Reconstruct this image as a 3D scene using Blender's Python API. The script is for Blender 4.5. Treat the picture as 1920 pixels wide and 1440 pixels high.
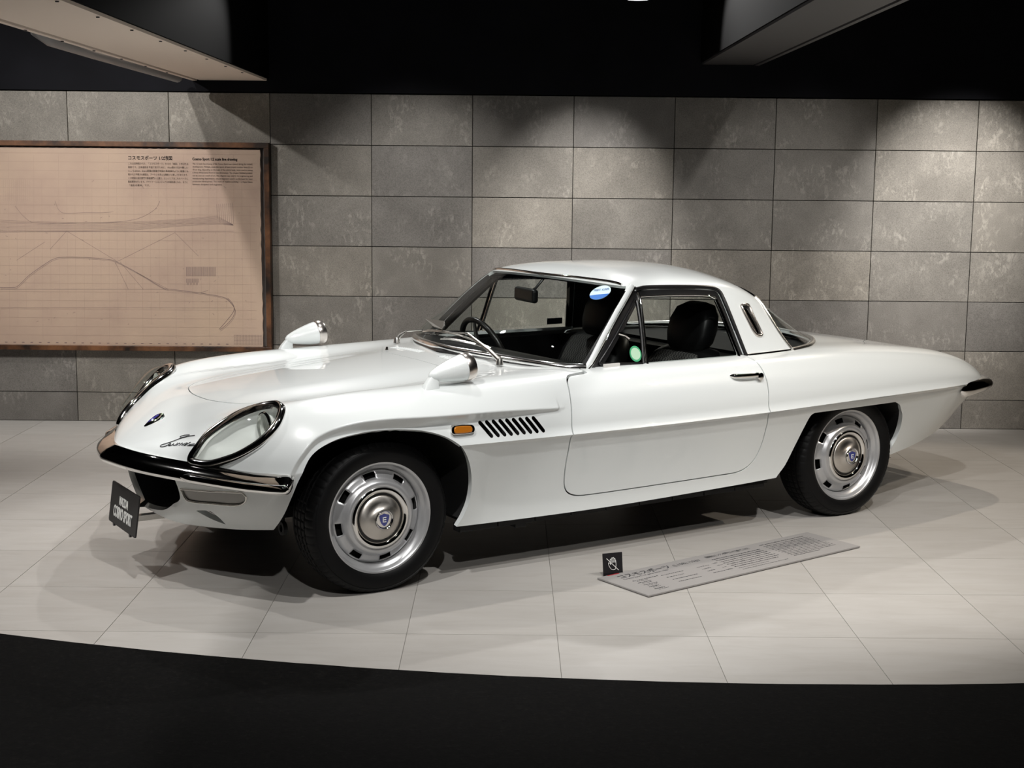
import bpy, math, random
import numpy as np
from mathutils import Matrix, Vector

for _o in list(bpy.data.objects):
    bpy.data.objects.remove(_o, do_unlink=True)
SC = bpy.context.scene
COL = SC.collection
random.seed(7)
RNG = np.random.default_rng(7)

# ------------------------------------------------------------------ camera
CAM_F = 2636.2            # focal length in pixels of the 1920 px wide frame
CAM_POS = (-0.3817, -8.4753, 1.5099)
CAM_R = ((1.0, -0.0022, 0.0097), (0.0093, -0.1468, -0.9891), (0.0036, 0.9892, -0.1468))
cd = bpy.data.cameras.new('camera')
cam = bpy.data.objects.new('camera', cd)
COL.objects.link(cam)
cd.sensor_width = 36.0
cd.lens = CAM_F / 1920 * 36
_r = Vector(CAM_R[0]).normalized()
_f = Vector(CAM_R[2]).normalized()
_u = _r.cross(_f).normalized()
_r = _f.cross(_u).normalized()
cam.matrix_world = Matrix(((_r.x, _u.x, -_f.x, CAM_POS[0]), (_r.y, _u.y, -_f.y, CAM_POS[1]),
                           (_r.z, _u.z, -_f.z, CAM_POS[2]), (0, 0, 0, 1)))
SC.camera = cam

# ------------------------------------------------------------------ world, exposure
W = bpy.data.worlds.new('hall_world')
SC.world = W
W.use_nodes = True
W.node_tree.nodes['Background'].inputs[0].default_value = (0.9, 0.95, 1.0, 1)
W.node_tree.nodes['Background'].inputs[1].default_value = 0.0
SC.view_settings.view_transform = 'Standard'
SC.view_settings.look = 'None'
SC.view_settings.gamma = 1.0
SC.view_settings.use_curve_mapping = False
SC.view_settings.exposure = -0.22

# ------------------------------------------------------------------ ceiling spotlights and one added fill
LIGHT_Z = 2.80
def spot(name, pos, target, watts, cone, blend=0.25, radius=0.03, color=(1.0, 0.978, 0.95)):
    l = bpy.data.lights.new(name, 'SPOT')
    l.energy = watts
    l.color = color
    l.spot_size = math.radians(cone)
    l.spot_blend = blend
    l.shadow_soft_size = radius
    o = bpy.data.objects.new(name, l)
    COL.objects.link(o)
    o.location = pos
    d = Vector(target) - Vector(pos)
    o.rotation_euler = d.to_track_quat('-Z', 'Y').to_euler()
    return o
WARM = (1.0, 0.88, 0.74)
SPOTS = [
    # position, aim, power, cone, blend
    ((-2.6, -5.0, LIGHT_Z), (-1.4, -3.6, 0.2), 195, 84, 0.6),
    ((-1.25, -4.8, LIGHT_Z), (-0.7, -3.3, 0.4), 150, 74, 0.6),
    ((0.20, -4.6, LIGHT_Z), (0.2, -2.9, 0.5), 150, 74, 0.6),
    ((1.60, -4.2, LIGHT_Z), (1.2, -2.4, 0.5), 165, 78, 0.6),
    ((-0.4, -6.6, LIGHT_Z), (0.0, -3.2, 0.5), 150, 60, 0.6),
    ((-1.5, -0.8, LIGHT_Z), (-0.8, -3.2, 0.3), 105, 76, 0.3),
    ((0.28, -0.5, LIGHT_Z), (0.3, -3.0, 0.3), 140, 80, 0.3),
    ((2.0, -0.9, LIGHT_Z), (1.7, -2.3, 0.1), 90, 82, 0.4, WARM),
    ((-0.85, -2.75, LIGHT_Z), (-0.95, -3.2, 0.3), 60, 92, 0.3),
    ((-3.4, -3.0, LIGHT_Z), (-1.9, -3.2, 0.1), 120, 84, 0.5),
    ((-3.3, -1.5, LIGHT_Z), (-2.7, -1.2, 0.0), 70, 96, 0.7),  # added fill spot, brightens the floor at the back left
    ((3.1, -3.4, LIGHT_Z), (2.2, -2.3, 0.1), 120, 84, 0.6, WARM),
]
for _p, _t, _w, _c, _b, *_k in SPOTS:
    spot('ceiling_or_fill_spot', _p, _t, _w, _c, _b, color=_k[0] if _k else (1.0, 0.982, 0.96))
WALL_SPOTS = [
    ((-3.6, -2.3, LIGHT_Z), (-2.9, 0.0, 0.95), 195, 74, 0.7),
    ((-2.6, -2.6, LIGHT_Z), (-2.3, 0.0, 0.95), 165, 62, 0.7),
    ((-0.95, -1.7, LIGHT_Z), (-0.95, 0.0, 0.95), 200, 50, 1.0),
    ((0.10, -1.6, LIGHT_Z), (0.05, 0.0, 1.10), 420, 38, 1.0),
    ((1.45, -1.7, LIGHT_Z), (1.30, 0.0, 0.70), 110, 58, 1.0),
    ((2.45, -1.6, LIGHT_Z), (2.25, 0.0, 1.20), 560, 40, 1.0),
]
for _i, (_p, _t, _w, _c, _b) in enumerate(WALL_SPOTS):
    spot('wall_washer', _p, _t, _w, _c, _b)

# ------------------------------------------------------------------ materials
def mat(name, color=(0.8, 0.8, 0.8), rough=0.5, metal=0.0, coat=0.0, coat_rough=0.03, spec=0.5, emit=None, emit_s=0.0):
    m = bpy.data.materials.new(name)
    m.use_nodes = True
    b = m.node_tree.nodes['Principled BSDF']
    b.inputs['Base Color'].default_value = (*color, 1)
    b.inputs['Roughness'].default_value = rough
    b.inputs['Metallic'].default_value = metal
    b.inputs['Coat Weight'].default_value = coat
    b.inputs['Coat Roughness'].default_value = coat_rough
    b.inputs['Specular IOR Level'].default_value = spec
    if emit:
        b.inputs['Emission Color'].default_value = (*emit, 1)
        b.inputs['Emission Strength'].default_value = emit_s
    return m
def nodes(m):
    nt = m.node_tree
    return nt, nt.nodes, nt.links, nt.nodes['Principled BSDF']
def nd(ns, kind, **kw):
    n = ns.new(kind)
    for k, v in kw.items():
        if k.startswith('in_'):
            n.inputs[k[3:].replace('_', ' ')].default_value = v
        else:
            setattr(n, k, v)
    return n
def ramp(ns, stops):
    n = ns.new('ShaderNodeValToRGB')
    e = n.color_ramp.elements
    while len(e) < len(stops):
        e.new(0.5)
    for i, (p, c) in enumerate(stops):
        e[i].position = p
        e[i].color = c if len(c) == 4 else (*c, 1)
    return n
def mixrgb(ns, ls, a, b, fac, mode='MIX'):
    n = ns.new('ShaderNodeMix')
    n.data_type = 'RGBA'
    n.blend_type = mode
    def put(sock, v):
        if hasattr(v, 'links'):
            ls.new(v, sock)
        elif isinstance(v, (int, float)):
            sock.default_value = v
        else:
            sock.default_value = (*v, 1) if len(v) == 3 else v
    put(n.inputs[0], fac)
    put(n.inputs[6], a)
    put(n.inputs[7], b)
    return n.outputs[2]

MT = {}
MT['paint'] = mat('white_paint', (0.785, 0.818, 0.812), 0.30, coat=1.0, coat_rough=0.025)
MT['roof_paint'] = MT['paint']
MT['black'] = mat('black_void', (0.004, 0.004, 0.004), 0.9)
MT['chrome'] = mat('chrome', (0.86, 0.85, 0.83), 0.045, metal=1.0)
MT['chrome_soft'] = mat('brushed_steel', (0.70, 0.68, 0.64), 0.27, metal=1.0)
MT['rim'] = mat('silver_wheel_paint', (0.56, 0.565, 0.575), 0.33, metal=0.65)
MT['rubber'] = mat('tyre_rubber', (0.0035, 0.0035, 0.0038), 0.5, spec=0.2)
MT['trim'] = mat('black_trim', (0.006, 0.006, 0.0065), 0.3)
MT['vinyl'] = mat('black_vinyl', (0.0045, 0.0045, 0.005), 0.42, spec=0.3)
MT['under'] = mat('underbody_black', (0.01, 0.01, 0.01), 0.7)
MT['amber'] = mat('amber_lens', (0.46, 0.15, 0.012), 0.15, coat=0.8)
MT['white'] = mat('white_print', (0.85, 0.85, 0.82), 0.5)
MT['ink'] = mat('dark_ink', (0.03, 0.03, 0.035), 0.6)

def glass_mat(name, tint=(0.75, 0.8, 0.78), ior=1.5, rough=0.0):
    m = bpy.data.materials.new(name)
    m.use_nodes = True
    nt = m.node_tree
    ns, ls = nt.nodes, nt.links
    ns.clear()
    out = ns.new('ShaderNodeOutputMaterial')
    tr = ns.new('ShaderNodeBsdfTransparent')
    tr.inputs[0].default_value = (*tint, 1)
    gl = ns.new('ShaderNodeBsdfGlossy')
    gl.inputs['Roughness'].default_value = rough
    fr = ns.new('ShaderNodeFresnel')       # thin pane: the same reflection from both sides
    ge = ns.new('ShaderNodeNewGeometry')
    io = ns.new('ShaderNodeMix')
    io.data_type = 'FLOAT'
    io.inputs[2].default_value = ior
    io.inputs[3].default_value = 1.0 / ior
    ls.new(ge.outputs['Backfacing'], io.inputs[0])
    ls.new(io.outputs[0], fr.inputs[0])
    mx = ns.new('ShaderNodeMixShader')
    ls.new(fr.outputs[0], mx.inputs[0])
    ls.new(tr.outputs[0], mx.inputs[1])
    ls.new(gl.outputs[0], mx.inputs[2])
    ls.new(mx.outputs[0], out.inputs[0])
    return m
MT['glass'] = glass_mat('window_glass', (0.88, 0.91, 0.895))
MT['clear'] = glass_mat('clear_cover', (0.95, 0.965, 0.955), 1.3)

# ------------------------------------------------------------------ object helpers
def link(o, parent=None):
    COL.objects.link(o)
    if parent is not None:
        o.parent = parent
    return o
def empty(name, loc=(0, 0, 0), rz=0.0, parent=None):
    o = bpy.data.objects.new(name, None)
    o.empty_display_size = 0.2
    link(o, parent)
    o.location = loc
    o.rotation_euler = (0, 0, rz)
    return o
def tag(o, label=None, category=None, group=None, kind=None):
    for k, v in (('label', label), ('category', category), ('group', group), ('kind', kind)):
        if v:
            o[k] = v
    return o
def mesh_np(name, V, F, mat=None, parent=None, N=None, smooth=True):
    """V (n,3); F (m,3|4) int array, or list of such arrays."""
    me = bpy.data.meshes.new(name)
    Fs = F if isinstance(F, list) else [F]
    Fs = [np.asarray(f, dtype=np.int32) for f in Fs if len(f)]
    V = np.asarray(V, dtype=np.float32)
    nl = sum(f.size for f in Fs)
    npoly = sum(len(f) for f in Fs)
    me.vertices.add(len(V))
    me.vertices.foreach_set('co', V.ravel())
    me.loops.add(nl)
    me.loops.foreach_set('vertex_index', np.concatenate([f.ravel() for f in Fs]))
    me.polygons.add(npoly)
    tot = np.concatenate([np.full(len(f), f.shape[1], dtype=np.int32) for f in Fs])
    st = np.concatenate([[0], np.cumsum(tot)[:-1]]).astype(np.int32)
    me.polygons.foreach_set('loop_start', st)
    me.polygons.foreach_set('loop_total', tot)
    me.polygons.foreach_set('use_smooth', np.full(npoly, bool(smooth)))
    me.update(calc_edges=True)
    me.validate()
    if N is not None and len(me.vertices) == len(N):
        me.normals_split_custom_set_from_vertices(np.asarray(N, dtype=np.float32).tolist())
    o = bpy.data.objects.new(name, me)
    if mat is not None:
        me.materials.append(mat)
    link(o, parent)
    return o
class MB:
    """collects polygons; build() makes one mesh object"""
    def __init__(s):
        s.v, s.f = [], []
    def add(s, v, f):
        b = len(s.v)
        s.v += [tuple(p) for p in v]
        s.f += [tuple(i + b for i in q) for q in f]
    def box(s, c, d, rz=0.0, R=None):
        x, y, z = d[0] / 2, d[1] / 2, d[2] / 2
        v = [Vector(p) for p in ((-x, -y, -z), (x, -y, -z), (x, y, -z), (-x, y, -z), (-x, -y, z), (x, -y, z), (x, y, z), (-x, y, z))]
        if R is None:
            R = Matrix.Rotation(rz, 3, 'Z')
        s.add([R @ p + Vector(c) for p in v], [(0, 3, 2, 1), (4, 5, 6, 7), (0, 1, 5, 4), (1, 2, 6, 5), (2, 3, 7, 6), (3, 0, 4, 7)])
    def prism(s, poly, ax, a, b):
        """extrude a 2D polygon along axis ax (0,1,2) from a to b"""
        n = len(poly)
        def p3(p, t):
            q = list(p)
            q.insert(ax, t)
            return q
        v = [p3(p, a) for p in poly] + [p3(p, b) for p in poly]
        f = [tuple(range(n)), tuple(range(2 * n - 1, n - 1, -1))]
        f += [(i, i + n, (i + 1) % n + n, (i + 1) % n) for i in range(n)]
        s.add(v, f)
    def tube(s, pts, r, n=10, closed=False, caps=True):
        pts = [Vector(p) for p in pts]
        m = len(pts)
        rr = r if isinstance(r, (list, tuple)) else [r] * m
        up = None
        base = len(s.v)
        for i, p in enumerate(pts):
            if closed:
                t = pts[(i + 1) % m] - pts[i - 1]
            else:
                t = pts[min(i + 1, m - 1)] - pts[max(i - 1, 0)]
            t.normalize()
            if up is None:
                a = Vector((0, 0, 1)) if abs(t.z) < 0.9 else Vector((1, 0, 0))
                up = (a - t * a.dot(t)).normalized()
            else:
                up = (up - t * up.dot(t)).normalized()
            w = t.cross(up)
            for k in range(n):
                a = 2 * math.pi * k / n
                s.v.append(tuple(p + (up * math.cos(a) + w * math.sin(a)) * rr[i]))
        for i in range(m if closed else m - 1):
            j = (i + 1) % m
            for k in range(n):
                l = (k + 1) % n
                s.f.append((base + i * n + k, base + i * n + l, base + j * n + l, base + j * n + k))
        if caps and not closed:
            s.f.append(tuple(base + k for k in reversed(range(n))))
            s.f.append(tuple(base + (m - 1) * n + k for k in range(n)))
    def lathe(s, prof, n=64, axis=1, origin=(0, 0, 0)):
        """prof: (radius, height) pairs; axis 1 = y, 2 = z"""
        base = len(s.v)
        m = len(prof)
        for k in range(n):
            a = 2 * math.pi * k / n
            for r, h in prof:
                if axis == 1:
                    p = (r * math.cos(a), h, r * math.sin(a))
                elif axis == 2:
                    p = (r * math.cos(a), r * math.sin(a), h)
                else:
                    p = (h, r * math.cos(a), r * math.sin(a))
                s.v.append(tuple(p[i] + origin[i] for i in range(3)))
        for k in range(n):
            l = (k + 1) % n
            for i in range(m - 1):
                s.f.append((base + k * m + i, base + l * m + i, base + l * m + i + 1, base + k * m + i + 1))
    def build(s, name, mat, parent=None, smooth=False, bevel=0.0, seg=2, angle=40):
        me = bpy.data.meshes.new(name)
        me.from_pydata(s.v, [], s.f)
        me.update()
        import bmesh
        bm = bmesh.new()
        bm.from_mesh(me)
        bmesh.ops.remove_doubles(bm, verts=bm.verts, dist=1e-5)
        bmesh.ops.recalc_face_normals(bm, faces=bm.faces)
        bm.to_mesh(me)
        bm.free()
        o = bpy.data.objects.new(name, me)
        me.materials.append(mat)
        link(o, parent)
        if smooth:
            me.polygons.foreach_set('use_smooth', [True] * len(me.polygons))
            me.set_sharp_from_angle(angle=math.radians(angle))
        if bevel > 0:
            b = o.modifiers.new('bevel', 'BEVEL')
            b.width = bevel
            b.segments = seg
            b.limit_method = 'ANGLE'
            b.angle_limit = math.radians(35)
        return o
def copy_part(o, parent=None, mirror_y=False):
    c = o.copy()
    COL.objects.link(c)
    c.parent = parent
    return c
def text_mesh(name, body, size, mat, parent=None, M=None, extrude=0.0, align='LEFT', shear=0.0, spacing=1.0, line=1.0, bold=0.0, width=1.0):
    cu = bpy.data.curves.new(name, 'FONT')
    cu.body = body
    cu.size = size
    cu.extrude = extrude
    cu.align_x = align
    cu.shear = shear
    cu.space_character = spacing
    cu.space_line = line
    cu.offset = bold
    cu.resolution_u = 3
    t = bpy.data.objects.new(name, cu)
    COL.objects.link(t)
    dg = bpy.context.evaluated_depsgraph_get()
    dg.update()
    me = bpy.data.meshes.new_from_object(t.evaluated_get(dg))
    bpy.data.objects.remove(t, do_unlink=True)
    me.name = name
    if width != 1.0:
        me.transform(Matrix.Diagonal((width, 1, 1, 1)))
    if M is not None:
        me.transform(M)
    me.materials.clear()
    me.materials.append(mat)
    o = bpy.data.objects.new(name, me)
    link(o, parent)
    return o
# ------------------------------------------------------------------ surface tools (car panels)
def pchip(xk, yk, x):
    """monotone cubic interpolation, yk may be (n,) or (n,m)"""
    xk = np.asarray(xk, float)
    yk = np.asarray(yk, float)
    one = yk.ndim == 1
    if one:
        yk = yk[:, None]
    h = np.diff(xk)[:, None]
    d = np.diff(yk, axis=0) / h
    m = np.zeros_like(yk)
    w1 = 2 * h[1:] + h[:-1]
    w2 = h[1:] + 2 * h[:-1]
    ok = d[:-1] * d[1:] > 0
    with np.errstate(divide='ignore', invalid='ignore'):
        hm = (w1 + w2) / (w1 / d[:-1] + w2 / d[1:])
    m[1:-1] = np.where(ok, hm, 0)
    m[0], m[-1] = d[0], d[-1]
    i = np.clip(np.searchsorted(xk, x) - 1, 0, len(xk) - 2)
    t = ((x - xk[i]) / (xk[i + 1] - xk[i]))[:, None]
    hh = h[i]
    r = (yk[i] * (1 + 2 * t) * (1 - t) ** 2 + hh * m[i] * t * (1 - t) ** 2 + yk[i + 1] * t * t * (3 - 2 * t) + hh * m[i + 1] * t * t * (t - 1))
    return r[:, 0] if one else r
def natural(xk, yk, x):
    """C2 cubic spline (natural ends)"""
    xk = np.asarray(xk, float)
    yk = np.asarray(yk, float)
    one = yk.ndim == 1
    if one:
        yk = yk[:, None]
    n = len(xk)
    h = np.diff(xk)
    A = np.zeros((n, n))
    B = np.zeros_like(yk)
    A[0, 0] = A[-1, -1] = 1
    for i in range(1, n - 1):
        A[i, i - 1], A[i, i], A[i, i + 1] = h[i - 1], 2 * (h[i - 1] + h[i]), h[i]
        B[i] = 6 * ((yk[i + 1] - yk[i]) / h[i] - (yk[i] - yk[i - 1]) / h[i - 1])
    K = np.linalg.solve(A, B)
    i = np.clip(np.searchsorted(xk, x) - 1, 0, n - 2)
    hh = h[i][:, None]
    a = (xk[i + 1] - x)[:, None]
    b = (x - xk[i])[:, None]
    r = K[i] * a ** 3 / (6 * hh) + K[i + 1] * b ** 3 / (6 * hh) + (yk[i] / hh - K[i] * hh / 6) * a + (yk[i + 1] / hh - K[i + 1] * hh / 6) * b
    return r[:, 0] if one else r
def smooth_curve(pts, n=8, closed=True, sharp=()):
    """Catmull-Rom through pts (any dimension); indices in sharp stay corners"""
    P = np.asarray(pts, float)
    m = len(P)
    out = []
    rng = range(m) if closed else range(m - 1)
    for i in rng:
        p1, p2 = P[i], P[(i + 1) % m]
        p0 = P[i - 1] if (closed or i > 0) else 2 * p1 - p2
        p3 = P[(i + 2) % m] if (closed or i + 2 < m) else 2 * p2 - p1
        d = np.linalg.norm(p2 - p1)
        a = np.linalg.norm(p1 - p0)
        b = np.linalg.norm(p3 - p2)
        t1 = (p2 - p0) / max(a + d, 1e-9) * d
        t2 = (p3 - p1) / max(b + d, 1e-9) * d
        if i in sharp:
            t1 = (p2 - p1)
        if (i + 1) % m in sharp:
            t2 = (p2 - p1)
        for k in range(n):
            t = k / n
            out.append(p1 * (1 + 2 * t) * (1 - t) ** 2 + t1 * t * (1 - t) ** 2 + p2 * t * t * (3 - 2 * t) + t2 * t * t * (t - 1))
    if not closed:
        out.append(P[-1])
    return np.array(out)
def sdpoly(P, poly):
    """signed distance of 2D points to a closed polygon, negative inside; +1 far away"""
    poly = np.asarray(poly, float)
    lo, hi = poly.min(0) - 0.06, poly.max(0) + 0.06
    res = np.full(len(P), 1.0)
    idx = np.where(((P >= lo) & (P <= hi)).all(1))[0]
    if not len(idx):
        return res
    Q = P[idx]
    best = np.full(len(Q), 1e9)
    ins = np.zeros(len(Q), bool)
    for i in range(len(poly)):
        a, b = poly[i], poly[(i + 1) % len(poly)]
        e = b - a
        l2 = e @ e
        if l2 < 1e-14:
            continue
        t = np.clip(((Q - a) @ e) / l2, 0, 1)
        d = Q - a - t[:, None] * e
        best = np.minimum(best, (d * d).sum(1))
        c = ((a[1] > Q[:, 1]) != (b[1] > Q[:, 1]))
        if abs(e[1]) > 1e-14:
            xi = a[0] + (Q[:, 1] - a[1]) * e[0] / e[1]
            ins ^= c & (Q[:, 0] < xi)
    res[idx] = np.where(ins, -1, 1) * np.sqrt(best)
    return res
def fair(xs, K, rows, C, sigma):
    """control curves along the length: monotone cubic, then a gaussian fairing that keeps both ends"""
    g = np.linspace(rows[0], rows[-1], 2101)
    Y = pchip(rows, C, g)
    h = g[1] - g[0]
    r = int(3 * sigma / h)
    k = np.exp(-0.5 * (np.arange(-r, r + 1) * h / sigma) ** 2)
    k /= k.sum()
    E = np.concatenate([2 * Y[0] - Y[r:0:-1], Y, 2 * Y[-1] - Y[-2:-r - 2:-1]])
    Z = np.stack([np.convolve(E[:, j], k, 'valid') for j in range(Y.shape[1])], 1)
    return np.stack([np.interp(xs, g, Z[:, j]) for j in range(Y.shape[1])], 1)
class Surf:
    """triangle surface with smooth normals; coordinates (x, s, z), s = half of the car towards +s"""
    def __init__(self, V, N, F, C=None):
        self.V, self.N, self.F = V, N, F
        self.C = np.zeros(len(V), bool) if C is None else C
    def copy(self):
        return Surf(self.V.copy(), self.N.copy(), self.F.copy(), self.C.copy())
def grid_surf(P, flip=False, keepdeg=False):
    n, m = P.shape[:2]
    du = np.gradient(P, axis=0)
    dv = np.gradient(P, axis=1)
    N = np.cross(du, dv)
    if flip:
        N = -N
    L = np.linalg.norm(N, axis=2, keepdims=True)
    N = N / np.maximum(L, 1e-12)
    I = np.arange(n * m).reshape(n, m)
    a, b, c, d = I[:-1, :-1].ravel(), I[1:, :-1].ravel(), I[1:, 1:].ravel(), I[:-1, 1:].ravel()
    F = np.concatenate([np.stack([a, b, c], 1), np.stack([a, c, d], 1)])
    if flip:
        F = F[:, ::-1]
    V = P.reshape(-1, 3)
    e1 = V[F[:, 1]] - V[F[:, 0]]
    e2 = V[F[:, 2]] - V[F[:, 0]]
    ar = np.linalg.norm(np.cross(e1, e2), axis=1)
    F = F[ar > 1e-11]
    return Surf(V, N.reshape(-1, 3), F)
def join_surf(*ss):
    V, N, F, C, b = [], [], [], [], 0
    for s in ss:
        V.append(s.V); N.append(s.N); F.append(s.F + b); C.append(s.C)
        b += len(s.V)
    return Surf(np.concatenate(V), np.concatenate(N), np.concatenate(F), np.concatenate(C))
def refine(s, mask):
    """split the masked triangles into four"""
    T = s.F[mask]
    if not len(T):
        return s
    keep = s.F[~mask]
    E = np.concatenate([T[:, [0, 1]], T[:, [1, 2]], T[:, [2, 0]]])
    E = np.sort(E, axis=1)
    key = E[:, 0].astype(np.int64) * len(s.V) + E[:, 1]
    uq, inv = np.unique(key, return_inverse=True)
    a, b = (uq // len(s.V)).astype(int), (uq % len(s.V)).astype(int)
    V = (s.V[a] + s.V[b]) / 2
    N = s.N[a] + s.N[b]
    N /= np.maximum(np.linalg.norm(N, axis=1, keepdims=True), 1e-9)
    C = s.C[a] & s.C[b]
    k = len(T)
    base = len(s.V)
    m01, m12, m20 = inv[:k] + base, inv[k:2 * k] + base, inv[2 * k:] + base
    new = np.concatenate([np.stack([T[:, 0], m01, m20], 1), np.stack([T[:, 1], m12, m01], 1), np.stack([T[:, 2], m20, m12], 1), np.stack([m01, m12, m20], 1)])
    return Surf(np.concatenate([s.V, V]), np.concatenate([s.N, N]), np.concatenate([keep, new]), np.concatenate([s.C, C]))
def clip(s, fn, keep=-1, level=2):
    """keep the side where keep*fn(V) > 0; triangles near the cut are refined first"""
    for _ in range(level):
        v = fn(s.V)
        L = np.linalg.norm(s.V[s.F[:, 1]] - s.V[s.F[:, 0]], axis=1) + np.linalg.norm(s.V[s.F[:, 2]] - s.V[s.F[:, 0]], axis=1)
        a = np.abs(v)[s.F].min(1)
        s = refine(s, a < L * 0.6)
    v = fn(s.V) * (-keep)         # keep v < 0
    v = np.where(np.abs(v) < 1e-7, 1e-7, v)
    F = s.F
    ins = v < 0
    k = ins[F].sum(1)
    out = [F[k == 3]]
    part = F[(k == 1) | (k == 2)]
    kk = k[(k == 1) | (k == 2)]
    if not len(part):
        return compact(Surf(s.V, s.N, out[0], s.C))
    # rotate so that the odd vertex comes first
    odd = ins[part] if False else None
    i = ins[part]
    want = np.where(kk == 1, 1, 0)
    pos = np.argmax(i == want[:, None], axis=1)
    r = np.stack([part[np.arange(len(part)), (pos + j) % 3] for j in range(3)], 1)
    E = np.concatenate([r[:, [0, 1]], r[:, [0, 2]]])
    Es = np.sort(E, axis=1)
    key = Es[:, 0].astype(np.int64) * len(s.V) + Es[:, 1]
    uq, inv = np.unique(key, return_inverse=True)
    a, b = (uq // len(s.V)).astype(int), (uq % len(s.V)).astype(int)
    t = (v[a] / (v[a] - v[b]))[:, None]
    V = s.V[a] * (1 - t) + s.V[b] * t
    N = s.N[a] * (1 - t) + s.N[b] * t
    N /= np.maximum(np.linalg.norm(N, axis=1, keepdims=True), 1e-9)
    base = len(s.V)
    m = len(r)
    p, q = inv[:m] + base, inv[m:] + base
    one = kk == 1
    out.append(np.stack([r[one, 0], p[one], q[one]], 1))
    two = ~one
    out.append(np.stack([p[two], r[two, 1], r[two, 2]], 1))
    out.append(np.stack([p[two], r[two, 2], q[two]], 1))
    return compact(Surf(np.concatenate([s.V, V]), np.concatenate([s.N, N]), np.concatenate(out), np.concatenate([s.C, np.ones(len(V), bool)])))
def compact(s):
    u, inv = np.unique(s.F, return_inverse=True)
    return Surf(s.V[u], s.N[u], inv.reshape(-1, 3), s.C[u])
def flange(s, depth):
    """return lip along every cut edge, going inwards"""
    F = s.F
    E = np.concatenate([F[:, [0, 1]], F[:, [1, 2]], F[:, [2, 0]]])
    opp = np.concatenate([F[:, 2], F[:, 0], F[:, 1]])
    Es = np.sort(E, axis=1)
    key = Es[:, 0].astype(np.int64) * len(s.V) + Es[:, 1]
    uq, idx, cnt = np.unique(key, return_index=True, return_counts=True)
    sel = idx[cnt == 1]
    sel = sel[s.C[E[sel, 0]] & s.C[E[sel, 1]]]
    if not len(sel):
        return s
    i, j, o = E[sel, 0], E[sel, 1], opp[sel]
    Vi, Vj = s.V[i], s.V[j]
    Ni, Nj = s.N[i], s.N[j]
    n = np.cross(Vj - Vi, Ni)
    w = Vi - s.V[o]
    n *= np.sign((n * w).sum(1))[:, None]
    n /= np.maximum(np.linalg.norm(n, axis=1, keepdims=True), 1e-9)
    k = len(sel)
    b = len(s.V)
    V = np.concatenate([Vi, Vj, Vj - Nj * depth, Vi - Ni * depth])
    NN = np.concatenate([n] * 4)
    a = np.arange(k)
    F2 = np.concatenate([np.stack([a + b, a + k + b, a + 2 * k + b], 1), np.stack([a + b, a + 2 * k + b, a + 3 * k + b], 1)])
    # orient
    t = np.cross(V[F2[:, 1] - b] - V[F2[:, 0] - b], V[F2[:, 2] - b] - V[F2[:, 0] - b])
    bad = (t * NN[F2[:, 0] - b]).sum(1) < 0
    F2[bad] = F2[bad][:, ::-1]
    return Surf(np.concatenate([s.V, V]), np.concatenate([s.N, NN]), np.concatenate([F, F2]), np.concatenate([s.C, np.zeros(len(V), bool)]))
def side_xyz(s, near=True):
    """(x, s, z) -> car coordinates; the near side lies at negative y"""
    V, N, F = s.V.copy(), s.N.copy(), s.F
    if near:
        V[:, 1] *= -1
        N[:, 1] *= -1
        F = F[:, ::-1]
    return V, N, F
def surf_obj(name, s, mat, parent, which='both'):
    parts = []
    if which in ('near', 'both'):
        parts.append(side_xyz(s, True))
    if which in ('far', 'both'):
        parts.append(side_xyz(s, False))
    V = np.concatenate([p[0] for p in parts])
    N = np.concatenate([p[1] for p in parts])
    F, b = [], 0
    for p in parts:
        F.append(p[2] + b)
        b += len(p[0])
    return mesh_np(name, V, np.concatenate(F), mat, parent, N)

# ------------------------------------------------------------------ car body shape (x to the rear from the front axle, s sideways, z up)
def nose_row(x, sm, zc, zt):
    h = zt - zc
    return [x] + [(sm * f, zc + h * g) for f, g in ((1, 0), (0.975, 0.26), (0.91, 0.52), (0.79, 0.75), (0.62, 0.89), (0.42, 0.955), (0.21, 0.99), (0, 1))]
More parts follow.
